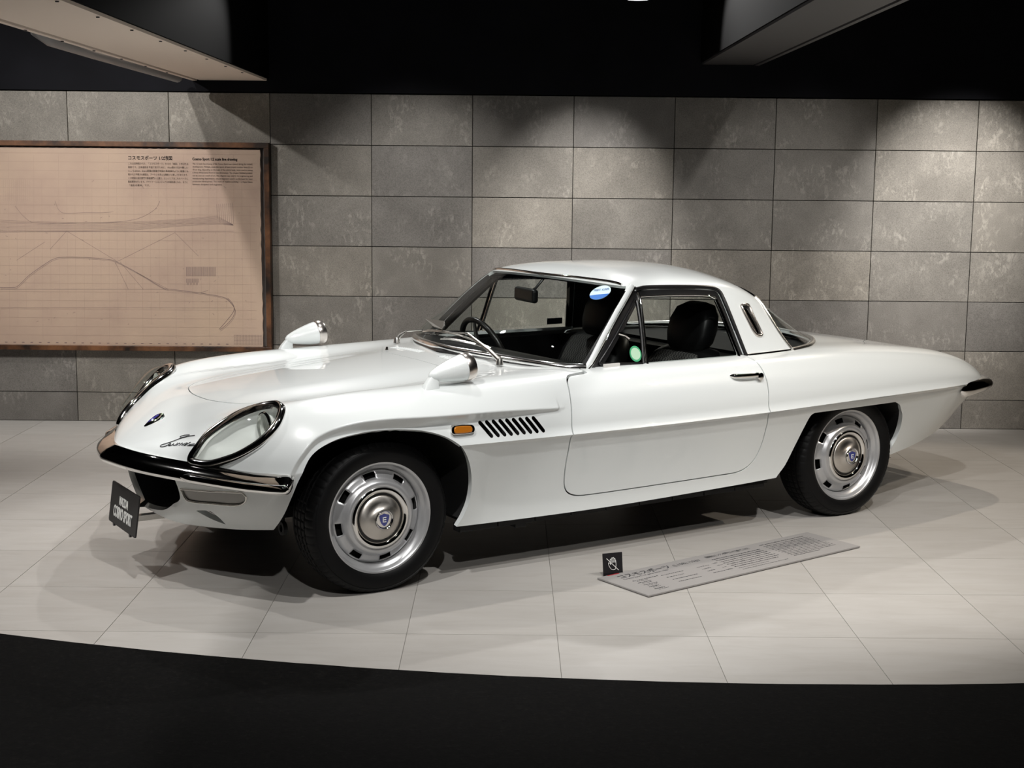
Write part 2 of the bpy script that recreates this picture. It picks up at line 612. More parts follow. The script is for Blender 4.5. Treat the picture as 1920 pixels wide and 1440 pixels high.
# per station: crease, three side points, wing crest, bonnet valley, bonnet, centre line
UP = [
    nose_row(-0.756, 0.010, 0.486, 0.490),
    nose_row(-0.738, 0.095, 0.482, 0.507),
    nose_row(-0.700, 0.228, 0.480, 0.530),
    nose_row(-0.610, 0.418, 0.482, 0.579),
    nose_row(-0.540, 0.545, 0.484, 0.614),
    [-0.48, (0.638, 0.486), (0.628, 0.525), (0.592, 0.572), (0.525, 0.614), (0.430, 0.634), (0.30, 0.637), (0.15, 0.640), (0, 0.641)],
    [-0.42, (0.715, 0.488), (0.704, 0.545), (0.666, 0.602), (0.600, 0.648), (0.505, 0.668), (0.33, 0.655), (0.17, 0.660), (0, 0.662)],
    [-0.33, (0.766, 0.492), (0.748, 0.565), (0.710, 0.628), (0.650, 0.680), (0.560, 0.702), (0.35, 0.668), (0.17, 0.680), (0, 0.684)],
    [-0.20, (0.784, 0.505), (0.766, 0.585), (0.732, 0.648), (0.672, 0.699), (0.582, 0.721), (0.385, 0.681), (0.19, 0.697), (0, 0.702)],
    [0.00, (0.790, 0.525), (0.774, 0.605), (0.742, 0.666), (0.684, 0.714), (0.592, 0.735), (0.415, 0.696), (0.21, 0.714), (0, 0.719)],
    [0.30, (0.795, 0.537), (0.782, 0.612), (0.752, 0.675), (0.698, 0.724), (0.612, 0.743), (0.435, 0.721), (0.22, 0.738), (0, 0.743)],
    [0.50, (0.796, 0.536), (0.785, 0.612), (0.757, 0.678), (0.706, 0.729), (0.625, 0.748), (0.44, 0.741), (0.22, 0.753), (0, 0.757)],
    [0.70, (0.7975, 0.535), (0.788, 0.612), (0.762, 0.680), (0.715, 0.733), (0.640, 0.752), (0.44, 0.758), (0.22, 0.770), (0, 0.774)],
    [1.10, (0.7975, 0.534), (0.790, 0.612), (0.768, 0.682), (0.728, 0.738), (0.670, 0.760), (0.45, 0.770), (0.22, 0.781), (0, 0.785)],
    [1.70, (0.7960, 0.538), (0.788, 0.614), (0.764, 0.684), (0.722, 0.738), (0.655, 0.761), (0.45, 0.774), (0.22, 0.785), (0, 0.788)],
    [2.10, (0.7920, 0.546), (0.784, 0.618), (0.757, 0.686), (0.710, 0.738), (0.635, 0.761), (0.45, 0.771), (0.22, 0.782), (0, 0.785)],
    [2.50, (0.7820, 0.553), (0.774, 0.618), (0.744, 0.680), (0.695, 0.727), (0.615, 0.750), (0.42, 0.757), (0.21, 0.766), (0, 0.768)],
    [2.80, (0.7640, 0.556), (0.756, 0.612), (0.726, 0.668), (0.678, 0.708), (0.600, 0.728), (0.40, 0.732), (0.20, 0.737), (0, 0.738)],
    [3.00, (0.7420, 0.556), (0.735, 0.604), (0.706, 0.650), (0.660, 0.684), (0.582, 0.704), (0.39, 0.707), (0.20, 0.709), (0, 0.710)],
    [3.13, (0.7160, 0.553), (0.710, 0.592), (0.684, 0.630), (0.640, 0.660), (0.565, 0.678), (0.38, 0.681), (0.19, 0.683), (0, 0.683)],
    [3.22, (0.6860, 0.549), (0.681, 0.578), (0.658, 0.607), (0.618, 0.632), (0.545, 0.648), (0.37, 0.651), (0.18, 0.653), (0, 0.653)],
    [3.29, (0.6450, 0.545), (0.641, 0.564), (0.622, 0.584), (0.585, 0.602), (0.515, 0.614), (0.35, 0.617), (0.17, 0.619), (0, 0.619)],
    [3.335, (0.595, 0.541), (0.592, 0.552), (0.576, 0.563), (0.545, 0.574), (0.480, 0.582), (0.33, 0.585), (0.16, 0.586), (0, 0.586)],
    [3.36, (0.540, 0.538), (0.538, 0.542), (0.525, 0.546), (0.495, 0.551), (0.440, 0.554), (0.30, 0.555), (0.15, 0.556), (0, 0.556)],
]
# lower edge: (x, s, z)
LOW = [(-0.756, 0.002, 0.470), (-0.740, 0.003, 0.395), (-0.715, 0.005, 0.330), (-0.690, 0.010, 0.290), (-0.660, 0.025, 0.262), (-0.637, 0.085, 0.246), (-0.615, 0.175, 0.238), (-0.58, 0.262, 0.235), (-0.54, 0.325, 0.235), (-0.47, 0.43, 0.239),
       (-0.40, 0.545, 0.252), (-0.33, 0.63, 0.262), (-0.2, 0.68, 0.235), (0.0, 0.70, 0.222), (0.30, 0.708, 0.210), (0.9, 0.712, 0.204), (1.7, 0.712, 0.219),
       (1.95, 0.708, 0.226), (2.3, 0.69, 0.228), (2.6, 0.66, 0.236), (2.75, 0.635, 0.250), (2.9, 0.61, 0.272), (3.05, 0.585, 0.310), (3.15, 0.565, 0.352), (3.22, 0.55, 0.392),
       (3.28, 0.53, 0.425), (3.335, 0.50, 0.475), (3.36, 0.47, 0.520)]
# crest of the front wheel flare in side view and its strength
FLARE = smooth_curve([(-0.425, 0.30), (-0.415, 0.40), (-0.385, 0.475), (-0.345, 0.548), (-0.275, 0.612), (-0.16, 0.646), (-0.02, 0.656), (0.16, 0.652), (0.45, 0.648), (0.74, 0.636)], 10, closed=False)
FLARE_ARC = np.concatenate([[0], np.cumsum(np.linalg.norm(np.diff(FLARE, axis=0), axis=1))])
def flare_push(P):
    """sideways bulge of the front wing above the flare crest, stepping back in below it"""
    shp = P.shape
    Q = P.reshape(-1, 3)
    idx = np.where((Q[:, 0] > -0.62) & (Q[:, 0] < 0.80) & (Q[:, 1] > 0.45))[0]
    if not len(idx):
        return P
    q = Q[idx][:, [0, 2]]
    best = np.full(len(q), 1e9)
    arc = np.zeros(len(q))
    sg = np.ones(len(q))
    for i in range(len(FLARE) - 1):
        a, b = FLARE[i], FLARE[i + 1]
        e = b - a
        t = np.clip(((q - a) @ e) / (e @ e), 0, 1)
        d = q - a - t[:, None] * e
        dd = (d * d).sum(1)
        up = dd < best
        best = np.where(up, dd, best)
        arc = np.where(up, FLARE_ARC[i] + t * np.linalg.norm(e), arc)
        sg = np.where(up, np.sign(e[0] * d[:, 1] - e[1] * d[:, 0]), sg)
    d = np.sqrt(best) * sg
    L = FLARE_ARC[-1]
    amp = np.interp(arc, [0, 0.10, 0.35, 0.55, 0.75, 0.95, 1.15, 1.35, L - 0.035, L - 0.012, L], [0.0, 0.011, 0.021, 0.029, 0.033, 0.030, 0.022, 0.011, 0.0045, 0.003, 0.0])
    wid = np.interp(arc, [0, 0.4, 0.7, 0.95, 1.3, L], [0.025, 0.030, 0.040, 0.032, 0.014, 0.007])
    lam = np.interp(arc, [0, 0.8, 1.1, 1.3, L], [0.10, 0.10, 0.06, 0.03, 0.008])
    up = np.exp(-np.maximum(d, 0) / lam)
    rec = 0.42                                  # the panel below the crest sits back a little
    lo = 1 + (1 + rec) * d / wid
    back = -rec * np.clip(1 + (d + wid) / 0.075, 0, 1)
    lo = np.where(d > -wid, lo, back)
    f = np.where(d >= 0, up, lo)
    below = np.clip((0.74 - Q[idx, 0]) / 0.3, 0, 1) * np.clip((Q[idx, 0] + 0.30) / 0.2, 0, 1)
    f = np.where(f < 0, f * below, f)
    Q = Q.copy()
    Q[idx, 1] += amp * f
    return Q.reshape(shp)
def body_base():
    xs = np.concatenate([np.linspace(-0.756, -0.40, 90), np.linspace(-0.40, 0.80, 241)[1:], np.linspace(0.80, 3.0, 300)[1:], np.linspace(3.0, 3.36, 80)[1:]])
    # finer start and end
    rows = np.array([r[0] for r in UP])
    C = np.array([[c for p in r[1:] for c in p] for r in UP])
    K = fair(xs, None, rows, C, 0.045)
    near_end = np.clip((3.36 - xs) / 0.25, 0, 1)[:, None]
    K = (K * near_end + pchip(rows, C, xs) * (1 - near_end)).reshape(len(xs), 8, 2)
    # section spline through the seven control points, mirrored at the centre line
    mir = K[:, 6:7].copy(); mir[:, :, 0] *= -1
    beg = 2 * K[:, 0:1] - K[:, 1:2]
    beg[:, :, 0] = K[:, 0:1, 0] + 0.35 * (K[:, 0:1, 0] - K[:, 1:2, 0])
    G = np.concatenate([beg, K, mir], 1)
    cols = []
    nper = [22, 16, 16, 18, 24, 24, 24]
    for i in range(7):
        n = nper[i]
        for k in range(n + (1 if i == 6 else 0)):
            t = k / n
            p0, p1, p2, p3 = G[:, i], G[:, i + 1], G[:, i + 2], G[:, i + 3]
            d0 = np.linalg.norm(p1 - p0, axis=1)[:, None] ** 0.5 + 1e-6
            d1 = np.linalg.norm(p2 - p1, axis=1)[:, None] ** 0.5 + 1e-6
            d2 = np.linalg.norm(p3 - p2, axis=1)[:, None] ** 0.5 + 1e-6
            m1 = (p2 - p1 + d1 * ((p1 - p0) / d0 - (p2 - p0) / (d0 + d1)))
            m2 = (p2 - p1 + d1 * ((p3 - p2) / d2 - (p3 - p1) / (d1 + d2)))
            cols.append(p1 * (1 + 2 * t) * (1 - t) ** 2 + m1 * t * (1 - t) ** 2 + p2 * t * t * (3 - 2 * t) + m2 * t * t * (t - 1))
    S = np.stack(cols, 1)                      # (nx, ncol, 2)
    # the sill-like kick just above the side crease
    zc = K[:, 0, 1][:, None]
    kick = np.interp(xs, [0.15, 0.40, 2.9, 3.15], [0, 1, 1, 0.2])[:, None]
    u = np.clip((S[:, :, 1] - zc) / 0.036, 0, 1)
    S[:, :, 0] += kick * 0.0115 * (1 - u) ** 2 * (np.arange(S.shape[1])[None, :] < 40)
    X = np.repeat(xs[:, None], S.shape[1], 1)
    upP = flare_push(np.stack([X, S[:, :, 0], S[:, :, 1]], 2))
    upper = grid_surf(upP, flip=True)
    # lower part
    L = np.array(LOW)
    lo = pchip(L[:, 0], L[:, 1:], xs)
    top = np.stack([S[:, 0, 0], S[:, 0, 1]], 1)
    inset = np.interp(xs, [-0.3, 0.2, 0.45, 2.9, 3.2], [0.0, 0.0, 0.012, 0.012, 0.004])
    tuck = np.interp(xs, [0.10, 0.42, 2.55, 2.95], [0.0, 1.0, 1.0, 0.35])
    nl = 46
    tt = np.linspace(0, 1, nl) ** 1.25
    cols = []
    H = (top[:, 1] - lo[:, 1])
    for t in tt:
        # quick tuck below the crease, then a gently convex side
        z = top[:, 1] + (lo[:, 1] - top[:, 1]) * t
        base = top[:, 0] - inset + (lo[:, 0] - top[:, 0] + inset) * ((0.35 * t + 0.65 * t ** 2.2) * (1 - tuck) + (1 - (1 - t) ** 1.7) * tuck)
        q = np.clip(t * H / 0.016, 0, 1)
        s = top[:, 0] * (1 - q) ** 2 + base * (1 - (1 - q) ** 2)
        cols.append(np.stack([s, z], 1))
    S2 = np.stack(cols, 1)
    X2 = np.repeat(xs[:, None], nl, 1)
    loP = flare_push(np.stack([X2, S2[:, :, 0], S2[:, :, 1]], 2))
    lower = grid_surf(loP)
    return upper, lower
# ------------------------------------------------------------------ greenhouse (roof, pillars and all glass cut out of one canopy surface)
CAN = [
    [0.622, (0.012, 0.772), (0.010, 0.773), (0.008, 0.774), (0.004, 0.775), (0, 0.775)],
    [0.64, (0.12, 0.772), (0.10, 0.778), (0.08, 0.782), (0.04, 0.786), (0, 0.787)],
    [0.665, (0.215, 0.771), (0.19, 0.783), (0.15, 0.792), (0.08, 0.799), (0, 0.803)],
    [0.70, (0.320, 0.768), (0.29, 0.786), (0.235, 0.803), (0.13, 0.818), (0, 0.825)],
    [0.74, (0.430, 0.764), (0.395, 0.788), (0.330, 0.813), (0.18, 0.838), (0, 0.849)],
    [0.80, (0.560, 0.757), (0.525, 0.793), (0.445, 0.834), (0.25, 0.871), (0, 0.885)],
    [0.85, (0.620, 0.752), (0.582, 0.795), (0.500, 0.848), (0.285, 0.897), (0, 0.914)],
    [0.92, (0.650, 0.748), (0.616, 0.805), (0.545, 0.866), (0.31, 0.930), (0, 0.953)],
    [1.00, (0.662, 0.748), (0.617, 0.858), (0.548, 0.915), (0.31, 0.982), (0, 1.001)],
    [1.10, (0.664, 0.748), (0.580, 0.960), (0.528, 0.998), (0.31, 1.045), (0, 1.058)],
    [1.20, (0.664, 0.750), (0.547, 1.040), (0.505, 1.071), (0.30, 1.100), (0, 1.110)],
    [1.30, (0.663, 0.751), (0.540, 1.048), (0.500, 1.080), (0.30, 1.116), (0, 1.130)],
    [1.50, (0.661, 0.752), (0.538, 1.046), (0.500, 1.078), (0.30, 1.117), (0, 1.133)],
    [1.70, (0.654, 0.753), (0.535, 1.030), (0.500, 1.065), (0.30, 1.107), (0, 1.125)],
    [1.85, (0.643, 0.753), (0.533, 0.985), (0.496, 1.028), (0.30, 1.078), (0, 1.100)],
    [2.00, (0.626, 0.754), (0.532, 0.908), (0.486, 0.958), (0.29, 1.020), (0, 1.046)],
    [2.10, (0.606, 0.755), (0.524, 0.855), (0.470, 0.900), (0.28, 0.960), (0, 0.987)],
    [2.20, (0.572, 0.756), (0.502, 0.815), (0.440, 0.852), (0.26, 0.902), (0, 0.924)],
    [2.30, (0.515, 0.757), (0.450, 0.790), (0.380, 0.818), (0.22, 0.850), (0, 0.866)],
    [2.40, (0.415, 0.760), (0.360, 0.776), (0.300, 0.788), (0.17, 0.802), (0, 0.808)],
    [2.48, (0.24, 0.764), (0.20, 0.770), (0.16, 0.775), (0.09, 0.779), (0, 0.781)],
    [2.52, (0.02, 0.764), (0.016, 0.765), (0.012, 0.766), (0.006, 0.767), (0, 0.767)],
]
def canopy_base():
    xs = np.concatenate([np.linspace(0.622, 0.70, 40), np.linspace(0.70, 2.40, 260)[1:], np.linspace(2.40, 2.52, 30)[1:]])
    rows = np.array([r[0] for r in CAN])
    C = np.array([[c for p in r[1:] for c in p] for r in CAN])
    K = fair(xs, None, rows, C, 0.035).reshape(len(xs), 5, 2)
    mir = K[:, 3:4].copy(); mir[:, :, 0] *= -1
    beg = 2 * K[:, 0:1] - K[:, 1:2]
    G = np.concatenate([beg, K, mir], 1)
    cols = []
    nper = [34, 22, 34, 44]
    for i in range(4):
        n = nper[i]
        for k in range(n + (1 if i == 3 else 0)):
            t = k / n
            p0, p1, p2, p3 = G[:, i], G[:, i + 1], G[:, i + 2], G[:, i + 3]
            d0 = np.linalg.norm(p1 - p0, axis=1)[:, None] ** 0.5 + 1e-6
            d1 = np.linalg.norm(p2 - p1, axis=1)[:, None] ** 0.5 + 1e-6
            d2 = np.linalg.norm(p3 - p2, axis=1)[:, None] ** 0.5 + 1e-6
            m1 = (p2 - p1 + d1 * ((p1 - p0) / d0 - (p2 - p0) / (d0 + d1)))
            m2 = (p2 - p1 + d1 * ((p3 - p2) / d2 - (p3 - p1) / (d1 + d2)))
            cols.append(p1 * (1 + 2 * t) * (1 - t) ** 2 + m1 * t * (1 - t) ** 2 + p2 * t * t * (3 - 2 * t) + m2 * t * t * (t - 1))
    S = np.stack(cols, 1)
    X = np.repeat(xs[:, None], S.shape[1], 1)
    return grid_surf(np.stack([X, S[:, :, 0], S[:, :, 1]], 2), flip=True)
UPPER, LOWER = body_base()
CANOPY = canopy_base()
#== END BASE
# ------------------------------------------------------------------ the room
def struct(o):
    o['kind'] = 'structure'
    return o
def concrete_tile_mat():
    m = mat('stone_wall_tile', rough=0.62)
    nt, ns, ls, b = nodes(m)
    tc = ns.new('ShaderNodeTexCoord')
    oi = ns.new('ShaderNodeObjectInfo')
    off = nd(ns, 'ShaderNodeVectorMath', operation='MULTIPLY')
    off.inputs[1].default_value = (37.0, 53.0, 71.0)
    ls.new(oi.outputs['Random'], off.inputs[0])
    add = nd(ns, 'ShaderNodeVectorMath', operation='ADD')
    ls.new(tc.outputs['Object'], add.inputs[0])
    ls.new(off.outputs[0], add.inputs[1])
    def noise(scale, detail, rough, dist=0.0, src=None):
        n = nd(ns, 'ShaderNodeTexNoise')
        n.inputs['Scale'].default_value = scale
        n.inputs['Detail'].default_value = detail
        n.inputs['Roughness'].default_value = rough
        n.inputs['Distortion'].default_value = dist
        ls.new((src or add).outputs[0], n.inputs['Vector'])
        return n.outputs['Fac']
    big = ramp(ns, [(0.28, (0.160, 0.148, 0.131)), (0.52, (0.195, 0.181, 0.161)), (0.76, (0.240, 0.224, 0.200))])
    ls.new(noise(4.5, 5, 0.6, 0.4), big.inputs[0])
    grain = ramp(ns, [(0.30, (0.55, 0.55, 0.55)), (0.5, (1, 1, 1)), (0.72, (1.32, 1.32, 1.32))])
    ls.new(noise(210, 3, 0.7), grain.inputs[0])
    c1 = mixrgb(ns, ls, big.outputs[0], grain.outputs[0], 0.85, 'MULTIPLY')
    # pale vertical scuffs of worn render, more of them on some tiles
    mp = ns.new('ShaderNodeMapping')
    mp.inputs['Scale'].default_value = (1.0, 1.0, 0.55)
    ls.new(add.outputs[0], mp.inputs[0])
    sc = nd(ns, 'ShaderNodeTexNoise')
    sc.inputs['Scale'].default_value = 44
    sc.inputs['Detail'].default_value = 7
    sc.inputs['Roughness'].default_value = 0.66
    sc.inputs['Distortion'].default_value = 0.5
    ls.new(mp.outputs[0], sc.inputs['Vector'])
    patch = noise(5.0, 2, 0.5)
    pr = ramp(ns, [(0.48, (0, 0, 0)), (0.66, (1, 1, 1))])
    ls.new(patch, pr.inputs[0])
    sr = ramp(ns, [(0.50, (0, 0, 0)), (0.62, (1, 1, 1))])
    ls.new(sc.outputs['Fac'], sr.inputs[0])
    mul = nd(ns, 'ShaderNodeMath', operation='MULTIPLY')
    ls.new(pr.outputs[0], mul.inputs[0])
    ls.new(sr.outputs[0], mul.inputs[1])
    mul2 = nd(ns, 'ShaderNodeMath', operation='MULTIPLY')
    ls.new(mul.outputs[0], mul2.inputs[0])
    mul2.inputs[1].default_value = 0.55
    c2 = mixrgb(ns, ls, c1, (0.40, 0.375, 0.335), mul2.outputs[0])
    tone = ramp(ns, [(0.0, (0.80, 0.80, 0.82)), (0.5, (1.0, 0.99, 0.97)), (1.0, (1.18, 1.15, 1.10))])
    ls.new(oi.outputs['Random'], tone.inputs[0])
    c3 = mixrgb(ns, ls, c2, tone.outputs[0], 1.0, 'MULTIPLY')
    ls.new(c3, b.inputs['Base Color'])
    bp = nd(ns, 'ShaderNodeBump')
    bp.inputs['Strength'].default_value = 0.25
    bp.inputs['Distance'].default_value = 0.004
    ls.new(noise(120, 4, 0.7), bp.inputs['Height'])
    ls.new(bp.outputs[0], b.inputs['Normal'])
    return m
def floor_tile_mat():
    m = mat('pale_floor_tile', rough=0.42)
    nt, ns, ls, b = nodes(m)
    tc = ns.new('ShaderNodeTexCoord')
    oi = ns.new('ShaderNodeObjectInfo')
    off = nd(ns, 'ShaderNodeVectorMath', operation='MULTIPLY')
    off.inputs[1].default_value = (31.0, 47.0, 0.0)
    ls.new(oi.outputs['Random'], off.inputs[0])
    add = nd(ns, 'ShaderNodeVectorMath', operation='ADD')
    ls.new(tc.outputs['Object'], add.inputs[0])
    ls.new(off.outputs[0], add.inputs[1])
    mp = ns.new('ShaderNodeMapping')
    mp.inputs['Scale'].default_value = (1.1, 4.6, 1.0)
    ls.new(add.outputs[0], mp.inputs[0])
    n1 = nd(ns, 'ShaderNodeTexNoise')
    n1.inputs['Scale'].default_value = 3.0
    n1.inputs['Detail'].default_value = 7
    n1.inputs['Roughness'].default_value = 0.62
    n1.inputs['Distortion'].default_value = 0.8
    ls.new(mp.outputs[0], n1.inputs['Vector'])
    r1 = ramp(ns, [(0.28, (0.410, 0.388, 0.360)), (0.5, (0.442, 0.422, 0.395)), (0.72, (0.468, 0.450, 0.425))])
    ls.new(n1.outputs['Fac'], r1.inputs[0])
    tone = ramp(ns, [(0.0, (0.95, 0.945, 0.94)), (1.0, (1.04, 1.04, 1.04))])
    ls.new(oi.outputs['Random'], tone.inputs[0])
    c = mixrgb(ns, ls, r1.outputs[0], tone.outputs[0], 1.0, 'MULTIPLY')
    ls.new(c, b.inputs['Base Color'])
    b.inputs['Specular IOR Level'].default_value = 0.35
    return m
MT['wall_tile'] = concrete_tile_mat()
MT['floor_tile'] = floor_tile_mat()
MT['joint'] = mat('dark_joint', (0.03, 0.028, 0.025), 0.9)
MT['floor_joint'] = mat('floor_joint', (0.22, 0.21, 0.19), 0.8)
def black_wall_mat():
    m = mat('black_painted_wall', (0.012, 0.012, 0.014), 0.8, spec=0.15)
    nt, ns, ls, b = nodes(m)
    n = nd(ns, 'ShaderNodeTexNoise')
    n.inputs['Scale'].default_value = 3.0
    n.inputs['Detail'].default_value = 6
    tc = ns.new('ShaderNodeTexCoord')
    ls.new(tc.outputs['Object'], n.inputs['Vector'])
    r = ramp(ns, [(0.3, (0.0036, 0.0036, 0.0050)), (0.7, (0.0066, 0.0066, 0.0092))])
    ls.new(n.outputs['Fac'], r.inputs[0])
    ls.new(r.outputs[0], b.inputs['Base Color'])
    return m
MT['black_wall'] = black_wall_mat()
def carpet_mat():
    m = mat('black_carpet', (0.01, 0.01, 0.01), 0.95, spec=0.1)
    nt, ns, ls, b = nodes(m)
    tc = ns.new('ShaderNodeTexCoord')
    n = nd(ns, 'ShaderNodeTexNoise')
    n.inputs['Scale'].default_value = 60
    n.inputs['Detail'].default_value = 8
    n.inputs['Roughness'].default_value = 0.8
    ls.new(tc.outputs['Object'], n.inputs['Vector'])
    r = ramp(ns, [(0.35, (0.001, 0.001, 0.001)), (0.55, (0.0032, 0.003, 0.0028)), (0.72, (0.013, 0.012, 0.011))])
    ls.new(n.outputs['Fac'], r.inputs[0])
    ls.new(r.outputs[0], b.inputs['Base Color'])
    bp = nd(ns, 'ShaderNodeBump')
    bp.inputs['Strength'].default_value = 0.8
    bp.inputs['Distance'].default_value = 0.004
    ls.new(n.outputs['Fac'], bp.inputs['Height'])
    ls.new(bp.outputs[0], b.inputs['Normal'])
    return m
MT['carpet'] = carpet_mat()
XL, XR, YF, ZC = -5.6, 5.6, -11.0, 3.8
WALL_T = 1.978
# floor slab with its tiles
m = MB(); m.box(((XL + XR) / 2, (0.1 + YF) / 2, -0.052), (XR - XL, 0.1 - YF, 0.10))
floor = struct(m.build('floor', MT['floor_joint']))
tile = None
FX0, FY0, G = -2.207, -3.977, 0.5
tid = 0
for j in range(-2, 9):
    for i in range(-6, 15):
        x0, y0 = FX0 + (i) * G, FY0 + j * G
        if x0 + G < XL or x0 > XR or y0 > 0.0:
            continue
        y1 = min(y0 + G, 0.0)
        if abs(y1 - y0 - G) < 1e-6:
            if tile is None:
                m = MB(); m.box((0, 0, -0.002), (G - 0.0022, G - 0.0022, 0.004))
                tile = m.build('floor_tile', MT['floor_tile'], floor)
                o = tile
            else:
                o = copy_part(tile, floor)
            o.location = (x0 + G / 2, y0 + G / 2, 0)
        else:
            m = MB(); m.box((0, 0, -0.002), (G - 0.0022, y1 - y0 - 0.0022, 0.004))
            o = m.build('floor_tile', MT['floor_tile'], floor)
            o.location = (x0 + G / 2, (y0 + y1) / 2, 0)
# carpet with its round edge towards the display floor
m = MB()
CX, CY, CR = 0.55, 4.055, 8.488
arc = []
for k in range(0, 121):
    x = XL + (XR - XL) * k / 120
    arc.append((x, CY - math.sqrt(CR * CR - (x - CX) ** 2)))
edge = []
for x, y in arc:
    edge.append((x, y + random.uniform(-0.0015, 0.0015)))
poly = edge + [(XR, YF), (XL, YF)]
n = len(edge)
v = [(x, y, 0.001) for x, y in edge] + [(x, y, 0.007) for x, y in edge] + [(x, YF, 0.007) for x, y in edge] + [(x, YF, 0.001) for x, y in edge]
f = []
for k in range(n - 1):
    f += [(k, k + 1, k + 1 + n, k + n), (k + n, k + 1 + n, k + 1 + 2 * n, k + 2 * n), (k + 3 * n, k + 1 + 3 * n, k + 1, k)]
m.add(v, f)
carpet = m.build('carpet', MT['carpet'])
struct(carpet)
carpet.name = 'floor_carpet'
# back wall with stone tiles
m = MB(); m.box(((XL + XR) / 2, 0.10, ZC / 2), (XR - XL, 0.16, ZC))
wall_back = struct(m.build('wall_back', MT['joint']))
m = MB(); m.box(((XL + XR) / 2, 0.0, (WALL_T + ZC) / 2 + 0.002), (XR - XL, 0.036, ZC - WALL_T - 0.004))
upper = m.build('upper_panel', MT['black_wall'], wall_back)
wt = {}
for j in range(7):
    z1 = WALL_T - j * 0.3
    z0 = max(z1 - 0.3, 0.0)
    hh = z1 - z0
    for i in range(-9, 9):
        x0 = i * 0.6
        k = round(hh, 3)
        if k not in wt:
            m = MB(); m.box((0, 0, 0), (0.6 - 0.004, 0.018, hh - 0.004))
            o = m.build('wall_tile', MT['wall_tile'], wall_back, bevel=0.0012, seg=1)
            wt[k] = o
        else:
            o = copy_part(wt[k], wall_back)
        o.location = (x0 + 0.3, 0.009 + random.uniform(-0.0006, 0.0006), (z0 + z1) / 2)
for nm, c, d in (('wall_left', (XL - 0.05, YF / 2, ZC / 2), (0.1, -YF + 0.2, ZC)), ('wall_right', (XR + 0.05, YF / 2, ZC / 2), (0.1, -YF + 0.2, ZC)),
                 ('wall_front', (0, YF - 0.05, ZC / 2), (XR - XL + 0.2, 0.1, ZC))):
    m = MB(); m.box(c, d)
    struct(m.build(nm, MT['black_wall']))
m = MB(); m.box((0, YF / 2, ZC + 0.05), (XR - XL + 0.2, -YF + 0.3, 0.1))
struct(m.build('ceiling', MT['black_wall']))
# ceiling beams running from the wall towards the room
MT['beam_under'] = mat('pale_beam_board', (0.82, 0.68, 0.57), 0.7)
MT['beam_dark'] = mat('dark_beam_board', (0.0015, 0.0015, 0.0017), 0.9, spec=0.05)
MT['beam_grey'] = mat('grey_beam_board', (0.05, 0.046, 0.047), 0.5)
BL0, BL1, BZ = -2.25, -1.80, 2.047
m = MB(); m.box(((BL0 + BL1) / 2, -4.2, (BZ + 0.012 + ZC) / 2), (BL1 - BL0, 8.4, ZC - BZ - 0.012))
beam = struct(m.build('trim_1', MT['beam_dark']))
m = MB(); m.box(((BL0 + BL1) / 2 + 0.015, -2.0, BZ + 0.006), (BL1 - BL0 - 0.055, 3.96, 0.012))
m.build('soffit_board', MT['beam_under'], beam)
m = MB(); m.box(((BL0 + BL1) / 2 + 0.015, -6.0, BZ + 0.006), (BL1 - BL0 - 0.055, 3.99, 0.012))
m.build('soffit_board', MT['beam_under'], beam)
m = MB(); m.box((BL0 + 0.013, -4.0, BZ + 0.004), (0.026, 8.0, 0.016))
m.build('edge_batten', MT['beam_under'], beam)
scr = None
for k in range(12):
    for x in (BL1 - 0.03, BL0 + 0.013):
        if scr is None:
            m = MB(); m.lathe([(0.0, -0.003), (0.006, -0.003), (0.007, 0.0)], 10, 2)
            scr = m.build('screw', MT['trim'], beam)
            o = scr
        else:
            o = copy_part(scr, beam)
        o.location = (x, -0.7 - k * 0.45, BZ - (0.001 if x > BL0 + 0.1 else 0.005))
m = MB()
m.tube([(BL0 - 0.036, -0.25, BZ + 0.000), (BL0 - 0.036, -1.1, BZ + 0.000), (BL0 - 0.036, -1.9, BZ + 0.000), (BL0 - 0.036, -2.5, BZ + 0.002), (BL0 - 0.036, -2.66, BZ + 0.022), (BL0 - 0.036, -2.74, BZ + 0.10)], 0.030, 14)
pipe = m.build('conduit_pipe', mat('grey_conduit', (0.20, 0.19, 0.19), 0.45), beam, smooth=True)
m = MB(); m.box((0.915, -4.2, (2.166 + 0.012 + ZC) / 2), (0.35, 8.4, ZC - 2.178))
beam2 = struct(m.build('trim_2', MT['beam_dark']))
m = MB(); m.box((0.90, -4.0, 2.166 + 0.006), (0.30, 7.98, 0.012))
m.build('soffit_board', MT['beam_grey'], beam2)
m = MB(); m.box((1.073, -4.0, 2.166 + 0.004), (0.024, 7.98, 0.016))
m.build('edge_batten', MT['beam_grey'], beam2)
# ------------------------------------------------------------------ the car
TH = 0.5605
SR = 0.69
NX, NY = math.sin(TH), -math.cos(TH)
car = empty('sports_car', (-0.834 - SR * NX, -3.5078 - SR * NY, 0), TH)
tag(car, 'white two-door vintage sports coupe with chrome bumpers parked on the pale tiled floor', 'car')
from mathutils.bvhtree import BVHTree
def to_bvh(*ss):
    V, F, b = [], [], 0
    for s in ss:
        V.append(s.V); F.append(s.F + b); b += len(s.V)
        V.append(s.V * np.array([1, -1, 1])); F.append(s.F[:, ::-1] + b); b += len(s.V)
    return BVHTree.FromPolygons(np.concatenate(V).tolist(), np.concatenate(F).tolist())
BV = {'body': to_bvh(UPPER, LOWER), 'can': to_bvh(CANOPY)}
def snap(which, pts, lift=0.0):
    P, N = [], []
    for p in pts:
        l, n, i, d = BV[which].find_nearest(Vector(p))
        if n.dot(Vector((l.x - 1.2, l.y * 2.0, l.z - 0.35))) < 0:
            n = -n
        P.append(l + n * lift)
        N.append(n)
    return P, N
